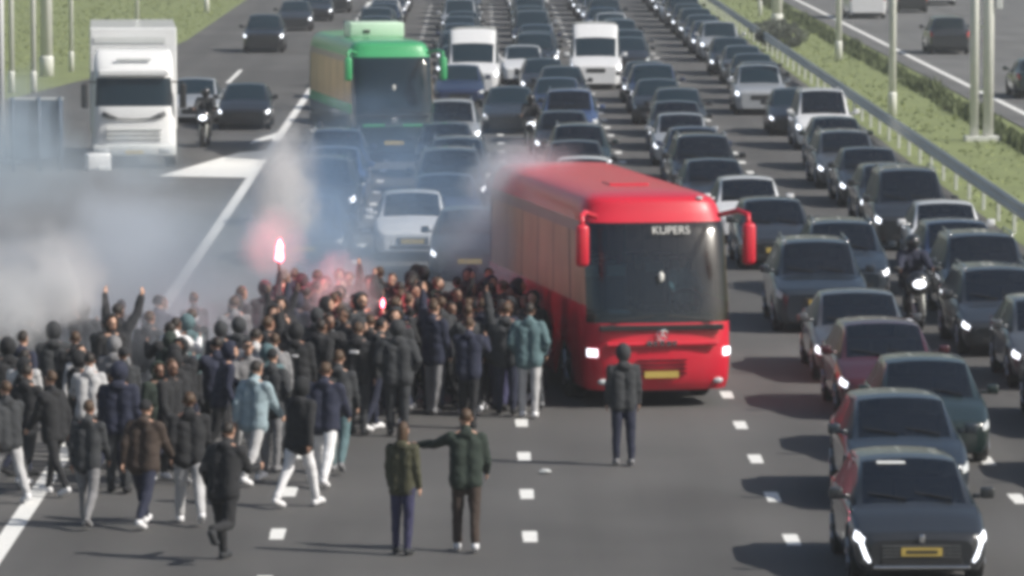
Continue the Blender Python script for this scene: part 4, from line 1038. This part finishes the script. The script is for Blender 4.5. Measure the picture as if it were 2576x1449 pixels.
# ------------------------------------------------------------------ smoke drifting over the crowd, and thin haze
def smoke(u, v, vg, rx, ry, rz_, dens_, c, label, nsc=1.0, thr=.42, seed=0.):
    """cloud centred at picture (u, v), standing at the distance where the road shows at vg"""
    x0, y0 = G(u, vg); z0 = H - y0 * (v - VY) / F
    x0 = (u - VX) * y0 / F
    o = obj('smoke', MB().ball((0, 0, 0), 1., 24, 14).mesh('smoke'), None, None, (x0, y0, z0)); o.scale = (rx, ry, rz_)
    m = bpy.data.materials.new('smoke'); m.use_nodes = True; n = m.node_tree; n.nodes.clear()
    out = n.nodes.new('ShaderNodeOutputMaterial'); pv = n.nodes.new('ShaderNodeVolumePrincipled'); n.links.new(pv.outputs[0], out.inputs['Volume'])
    pv.inputs['Color'].default_value = list(c) + [1]; pv.inputs['Anisotropy'].default_value = .2
    tc = n.nodes.new('ShaderNodeTexCoord')
    ln = n.nodes.new('ShaderNodeVectorMath'); ln.operation = 'LENGTH'; wz = n.nodes.new('ShaderNodeTexNoise'); wz.inputs['Scale'].default_value = 1.7; wz.inputs['Detail'].default_value = 3; n.links.new(tc.outputs['Object'], wz.inputs['Vector'])
    w4 = n.nodes.new('ShaderNodeVectorMath'); w4.operation = 'MULTIPLY_ADD'; w4.inputs[1].default_value = (.9, .9, .9); n.links.new(wz.outputs['Color'], w4.inputs[0])
    w5 = n.nodes.new('ShaderNodeVectorMath'); w5.operation = 'ADD'; w5.inputs[1].default_value = (-.45, -.45, -.45); n.links.new(w4.outputs[0], w5.inputs[0])
    n.links.new(tc.outputs['Object'], w4.inputs[2]); n.links.new(w5.outputs[0], ln.inputs[0])
    fall = n.nodes.new('ShaderNodeMapRange'); fall.interpolation_type = 'SMOOTHSTEP'
    fall.inputs[1].default_value = .82; fall.inputs[2].default_value = .1; fall.inputs[3].default_value = 0.; fall.inputs[4].default_value = 1.
    n.links.new(ln.outputs['Value'], fall.inputs[0])
    mp = n.nodes.new('ShaderNodeMapping'); mp.inputs['Location'].default_value = (seed, seed * 1.7, 0)
    mp.inputs['Scale'].default_value = (rx * .35 * nsc, ry * .35 * nsc, rz_ * .35 * nsc); n.links.new(tc.outputs['Object'], mp.inputs[0])
    tx = n.nodes.new('ShaderNodeTexNoise'); tx.inputs['Scale'].default_value = 1.; tx.inputs['Detail'].default_value = 4.; n.links.new(mp.outputs[0], tx.inputs['Vector'])
    nr = n.nodes.new('ShaderNodeMapRange'); nr.inputs[1].default_value = thr; nr.inputs[2].default_value = thr + .24; n.links.new(tx.outputs['Fac'], nr.inputs[0])
    mu = n.nodes.new('ShaderNodeMath'); mu.operation = 'MULTIPLY'; n.links.new(fall.outputs[0], mu.inputs[0]); n.links.new(nr.outputs[0], mu.inputs[1])
    m2 = n.nodes.new('ShaderNodeMath'); m2.operation = 'MULTIPLY'; m2.inputs[1].default_value = dens_; n.links.new(mu.outputs[0], m2.inputs[0])
    n.links.new(m2.outputs[0], pv.inputs['Density'])
    o.data.materials.clear(); o.data.materials.append(m)
    return tag(o, label, None, None, 'stuff')
BLUE = (.42, .60, .86); PALE = (.96, .97, .99); LBLUE = (.74, .86, .97); MAUVE = (.84, .90, .98)
smoke(980, 470, 720, 5.0, 8, 3.0, .2, BLUE, 'blue smoke drifting in front of the green coach', 1., .36, 1.)
smoke(830, 560, 800, 2.8, 4, 2.3, .62, BLUE, 'blue smoke right of the raised flare', 1.2, .38, 4.)
smoke(728, 470, 900, 1.0, 1.3, 1.5, 9., PALE, 'white smoke plume rising from the raised flare', 1.8, .40, 7.)
smoke(690, 610, 950, 0.9, .9, .95, 4., PALE, 'smoke glowing red round the raised flare', 2.2, .32, 8.)
smoke(90, 690, 1090, 1.6, 2.0, 1.2, 7., PALE, 'dense white smoke puff at the left picture edge', 2.0, .42, 9.)
smoke(10, 760, 1110, 1.2, 1.5, 1.2, 3., PALE, 'second white puff cut by the left picture edge', 2.0, .42, 10.)
smoke(280, 610, 880, 4.6, 4, 2.6, .9, MAUVE, 'thin grey smoke veil over the road left of the flare', 1.0, .34, 12.)
smoke(380, 830, 1030, 4.6, 4, 1.7, .42, MAUVE, 'mauve smoke hanging among the left crowd', 1.3, .38, 15.)
smoke(70, 370, 600, 2.8, 5, 2.6, .5, LBLUE, 'blue grey smoke at the left edge below the poles', 1., .36, 18.)
smoke(330, 410, 600, 2.0, 4, 1.0, .7, LBLUE, 'blue smoke drifting low in front of the white lorry', 1., .36, 21.)
smoke(850, 750, 985, 1.1, 1.4, 1.1, 2., PALE, 'smoke lit pink by the low flare in the crowd', 1.8, .40, 24.)
smoke(1240, 590, 920, 1.6, 2.5, 1.5, .9, MAUVE, 'grey smoke along the rear flank of the red coach', 1.2, .38, 27.)
smoke(1330, 440, 900, 1.7, 2.5, .95, 1.5, MAUVE, 'pale smoke trailing over the rear roof of the red coach', 1.2, .36, 31.)
smoke(620, 620, 860, 6.5, 4, 2.0, .22, LBLUE, 'bluish white haze spreading from the left edge to the red coach', .8, .3, 40.)

hz = obj('haze', MB().box(-70, 70, -25, 520, -1.0, 14).mesh('haze'), None)
m = bpy.data.materials.new('haze'); m.use_nodes = True; n = m.node_tree; n.nodes.clear()
out = n.nodes.new('ShaderNodeOutputMaterial'); pv = n.nodes.new('ShaderNodeVolumePrincipled'); n.links.new(pv.outputs[0], out.inputs['Volume'])
pv.inputs['Color'].default_value = (.86, .9, .96, 1); pv.inputs['Density'].default_value = .00045; pv.inputs['Anisotropy'].default_value = .3
hz.data.materials.clear(); hz.data.materials.append(m); tag(hz, 'thin pale haze over the whole motorway', None, None, 'stuff')
